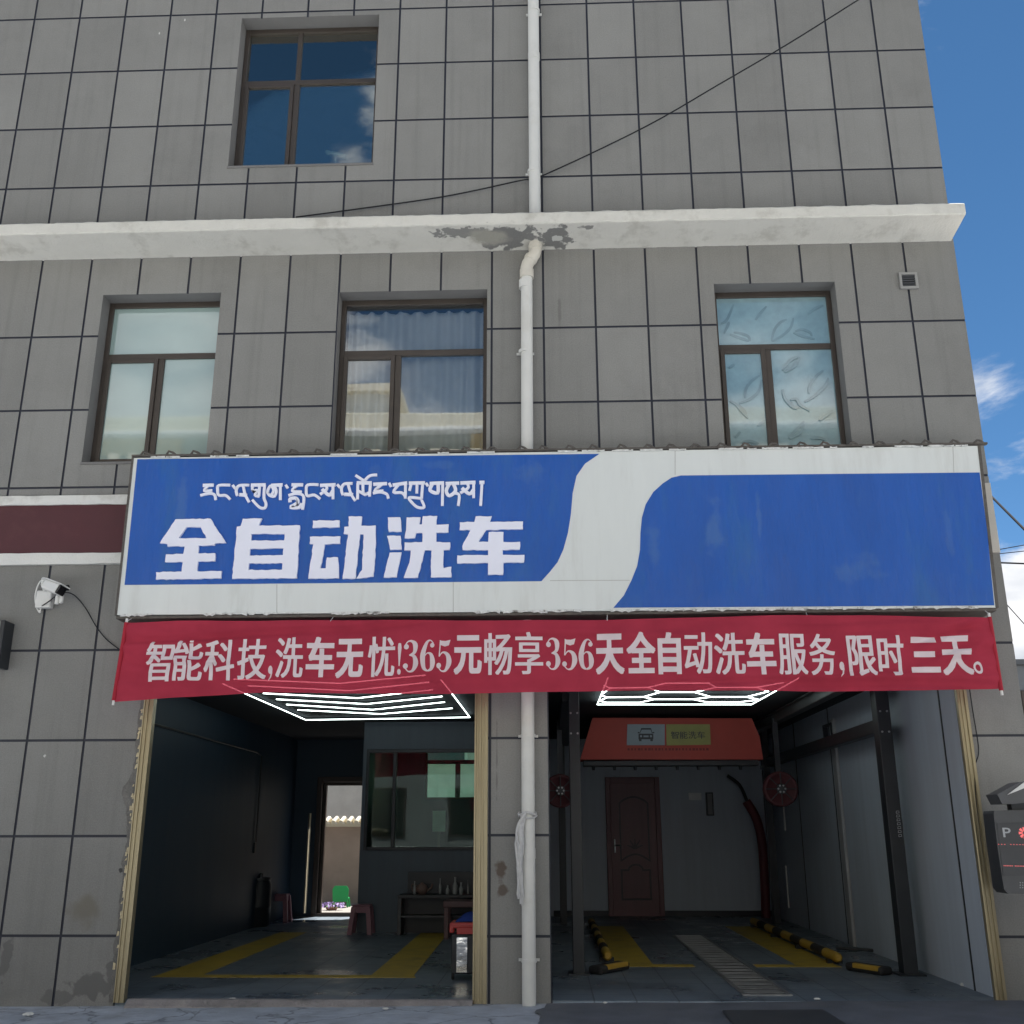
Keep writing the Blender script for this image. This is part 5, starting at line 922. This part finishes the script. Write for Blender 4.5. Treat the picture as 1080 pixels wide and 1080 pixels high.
# staff room inside: picket rail on the sill, notice
fn = MB(); 
p0 = at(412, 893, 7.25); 
no = at(463, 866, 7.4); m_ = MB(); m_.box(no.x-.11, no.x+.11, 7.4, 7.406, no.z-.17, no.z+.17); no_ = m_.build('paper_notice', cloth('paper', (.75, .78, .74), .5), None, (no.x, 7.4, no.z-.17)); tag(no_, 'sheet of pale paper standing behind the staff room glass', 'paper')
m_ = MB(); m_.box(-3.0, -.65, 7.15, 7.75, 1.18, 1.22, bev=.01); dk_ = thing('desk', (-1.8, 7.45, FZ), 'desk along the staff room window', 'desk'); m_.build('top', m_dgrey, dk_)
for x in (-2.9, -.75): m_ = MB(); m_.box(x-.03, x+.03, 7.2, 7.7, FZ, 1.18); m_.build('leg', m_dgrey, dk_)
m_ = MB(); m_.box(no.x-.02, no.x+.02, 7.402, 7.46, 1.221, no.z+.05); m_.build('paper_stand', m_dgrey, dk_)

# ================================================================== BEHIND THE BUILDING
yw = thing('yard_wall', (-4, 14.6, 0), 'rendered yard wall with a pale tiled coping seen through the back door', 'wall')
zt_ = at(360, 872, 14.6).z; m_ = MB(); m_.box(-14, 8, 14.6, 14.85, .0, zt_); m_.build('wall', m_yard, yw)
m_ = MB(); m_.box(-14, 8, 14.45, 15.0, zt_+.001, zt_+.07); 
for k in range(120): m_.tube([(-13.9+k*.18, 14.35, zt_+.10), (-13.9+k*.18, 14.75, zt_+.2), (-13.9+k*.18, 15.1, zt_+.10)], .05, 8)
m_.build('coping', m_cream, yw)
nb = thing('neighbour_house', (-4, 20, 0), 'plain grey house standing beyond the yard wall', 'house'); m_ = MB(); m_.box(-16, 9, 19, 27, 0, 6.2); m_.build('wall', mat('neighbour_render', (.62, .62, .58), .85, var=.12), nb); m_ = MB(); m_.box(-16.3, 9.3, 18.7, 27.3, 6.2, 6.5); m_.build('roof', m_white, nb)
for k in range(7):
    x = -14+k*3.4; m_ = MB(); m_.box(x, x+1.5, 18.94, 19.1, 3.4, 4.8, bev=.02); wn = m_.build('window', m_white_pl, nb); m_ = MB(); m_.box(x+.08, x+1.42, 18.93, 18.94, 3.48, 4.72); m_.build('pane', m_glass_r, wn)
gc = at(361, 944, 13.4); gch = thing('garden_chair', (gc.x, 13.4, .02), 'small bright green plastic chair in the sunny back yard', 'chair'); m_gr = mat('green_plastic', (.02, .36, .10), .4, var=.06)
m_ = MB(); m_.box(gc.x-.15, gc.x+.15, 13.2, 13.5, .19, .22, bev=.01); m_.build('seat', m_gr, gch); m_ = MB(); m_.prism([(gc.x-.165, .14), (gc.x+.165, .14), (gc.x+.18, .40), (gc.x+.13, .47), (gc.x-.13, .47), (gc.x-.18, .40)], 13.18, 13.20); m_.build('backrest', m_gr, gch)
for sx in (-1, 1):
    for y in (13.22, 13.46): m_ = MB(); m_.tube([(gc.x+sx*.16, y, .02), (gc.x+sx*.14, y, .2)], .02, 8); m_.build('leg', m_gr, gch)
fx = at(350, 953, 12.4).x; fl = thing('flower_clump', (fx, 12.4, .02), 'low clump of mauve flowers on the yard floor left of the green chair', 'flowers'); m_ = MB(); rnd = random.Random(4)
m_.lathe([(.10, 0), (.13, .05), (.12, .06)], (fx, 12.4, .02), 14); m_.build('dish', mat('clay_dish', (.3, .15, .1), .8), fl); m_ = MB()
for k in range(150):
    a_, r_ = rnd.uniform(0, 6.28), .26*math.sqrt(rnd.random()); c_ = Vector((fx+r_*math.cos(a_), 12.4+r_*math.sin(a_)*.7, .08+rnd.uniform(0, .10)*(1-r_))); u_ = Vector((rnd.uniform(-1, 1), rnd.uniform(-1, 1), rnd.uniform(-1, 1))).normalized()*.03; v_ = u_.orthogonal().normalized()*.025
    m_.add([c_-u_, c_+v_, c_+u_, c_-v_], [(0, 1, 2, 3)], 0 if k % 3 else 1)
m_.build('foliage', [mat('mauve_petal', (.42, .3, .6), .7), mat('flower_leaf', (.06, .14, .05), .7)], fl)
# street opposite (seen mirrored in the glass)
OY = -17.5
ob = thing('opposite_building', (0, OY, 0), 'cream building across the street mirrored in the windows', 'building'); m_ = MB(); m_.box(-40, 30, OY-10, OY, 4.3, 12.0); m_.build('wall', m_cream, ob); m_ = MB(); m_.box(-40, 30, OY-9.9, OY+.03, 0, 4.298); m_.build('plinth_storey', mat('grey_tile_storey', (.20, .21, .21), .6, var=.1), ob)
m_ = MB(); m_.box(-40.3, 30.3, OY-10.3, OY+.25, 13.08, 13.6, bev=.05); m_.build('parapet', mat('cream_parapet', (.56, .52, .40), .8, var=.12), ob)
m_ = MB(); m_.box(-40.3, 30.3, OY-10.3, OY+.42, 12.96, 13.079, bev=.02); m_.build('cornice', m_white, ob)
m_ = MB(); m_.box(-40, 30, OY-10, OY+.05, 12.40, 12.959); m_.build('frieze', mat('grey_green_frieze', (.33, .35, .28), .7, var=.2, scale=3), ob)
for x0_ in (-30, -14.5, -2.2, 9): m_ = MB(); m_.box(x0_, x0_+3.6, OY+.051, OY+.09, 12.42, 12.94); m_.build('frieze_panel', m_frieze, ob)
m_ = MB(); m_.box(-40, 30, OY-10, OY+.02, 12.001, 12.399)
for k in range(116): x = -40+k*.6; m_.box(x, x+.3, OY+.021, OY+.34, 12.02, 12.38)
m_.build('dentils', m_cream, ob)
for k in range(20):
    for z in (1.4, 5.0, 8.4):
        x = -38+k*3.4; m_ = MB(); m_.box(x, x+1.7, OY+.001, OY+.08, z, z+1.9, bev=.02); wn = m_.build('window', m_frame, ob); m_ = MB(); m_.box(x+.1, x+1.6, OY+.081, OY+.09, z+.1, z+1.8); m_.build('pane', m_glass_r, wn)
rh = thing('roof_hut', (-6.2, OY-3, 13.4), 'small white hut on the flat roof across the street', 'hut'); m_ = MB(); m_.box(-7.4, -5.0, OY-4.5, OY-2, 13.4, 15.2); m_.build('wall', m_white, rh); m_ = MB(); m_.box(-7.7, -4.7, OY-4.8, OY-1.7, 15.2, 15.45); m_.build('roof', m_cream, rh)
pf = thing('picket_fence', (0, -15, 0), 'white picket fence across the street mirrored in the staff room glass', 'fence')
m_ = MB(); 
for k in range(200): x = -18+k*.16; m_.box(x-.03, x+.03, -15.02, -14.99, .05, 1.1)
m_.build('pickets', m_white_pl, pf); m_ = MB(); m_.box(-18.1, 14, -15.06, -15.021, .25, .33); m_.box(-18.1, 14, -15.06, -15.021, .85, .93); m_.build('rail', m_white_pl, pf)
# far right: low building, hills and wires
fb_ = thing('far_building', (34, 40, 0), 'distant low dark building at the right edge below the clouds', 'building'); q0 = at(1072, 702, 40); m_ = MB(); m_.box(q0.x-6, q0.x+16, 40, 55, 0, q0.z); m_.build('wall', mat('far_wall', (.16, .18, .2), .8), fb_); m_ = MB(); m_.box(q0.x-6.4, q0.x+16.4, 39.6, 55.4, q0.z, q0.z+.25); m_.build('roof', mat('far_roof', (.1, .11, .12), .8), fb_)
for k in range(5): m_ = MB(); x = q0.x-4+k*4; m_.box(x, x+2, 39.9, 40.1, q0.z-3, q0.z-1.2, bev=.03); m_.build('window', m_frame, fb_)
def wire(p0, p1, Y0, Y1, sag, r, label):
    a_, b_ = at(*p0, Y0), at(*p1, Y1); d_ = b_-a_; a2 = a_-d_*1.0; b2 = b_+d_*3.0
    pts = [a2+(b2-a2)*(i/24)+Vector((0, 0, -sag*4*(i/24)*(1-i/24))) for i in range(25)]; m_ = MB(); m_.tube(pts, r, 6)
    return tag(m_.build('overhead_wire', m_cable, None, tuple(a_)), label, 'wire', 'overhead wires right of the building')
wire((1046, 524), (1082, 560), 14, 12, .0, .028, 'thick overhead wire slanting steeply down from the building corner'); wire((1054, 579.5), (1082, 574.5), 25, 25, .0, .015, 'thin overhead wire, the topmost of the flat group'); wire((1054, 584), (1082, 581), 25, 25, .0, .015, 'thin overhead wire second from the top of the flat group'); wire((1055, 593.5), (1082, 594.5), 25, 25, .0, .03, 'thick flat overhead wire below the thin pair'); wire((1064, 640), (1082, 660), 20, 20, 0, .014, 'thin faint wire slanting down over the lower cloud')
# pebbles and scraps on the ground
rnd = random.Random(31)
for k, (px, py, s_, lab) in enumerate(((243, 1055, .05, 'pale stone chip by the threshold of the left bay'), (228, 1052, .035, 'small pale chip at the threshold, left of the larger one'), (638, 1059, .018, 'tiny white pebble on the dark driveway near the drainpipe'), (862, 1057, .02, 'tiny white pebble on the driveway before the drain grate'), (407, 1063, .02, 'small white pebble on the concrete before the left bay'), (30, 1066, .03, 'pale scrap on the concrete at the far left'))):
    p = atz(px, py, .03); m_ = MB(); b = bmesh.new(); bmesh.ops.create_icosphere(b, subdivisions=2, radius=s_); vs = [v.co*(1+.5*mnoise.noise(v.co*40+Vector((k, 0, 0)))) for v in b.verts]; zz = gz(p.x, p.y)+s_*.45+.008; b.verts.index_update(); m_.add([(p.x+v.x*1.4, p.y+v.y, zz+v.z*.55) for v in vs], [[v.index for v in f_.verts] for f_ in b.faces], 0, False); b.free(); tag(m_.build('pebble', m_white, None, (p.x, p.y, zz)), lab, 'pebble', 'pebbles and scraps on the ground')
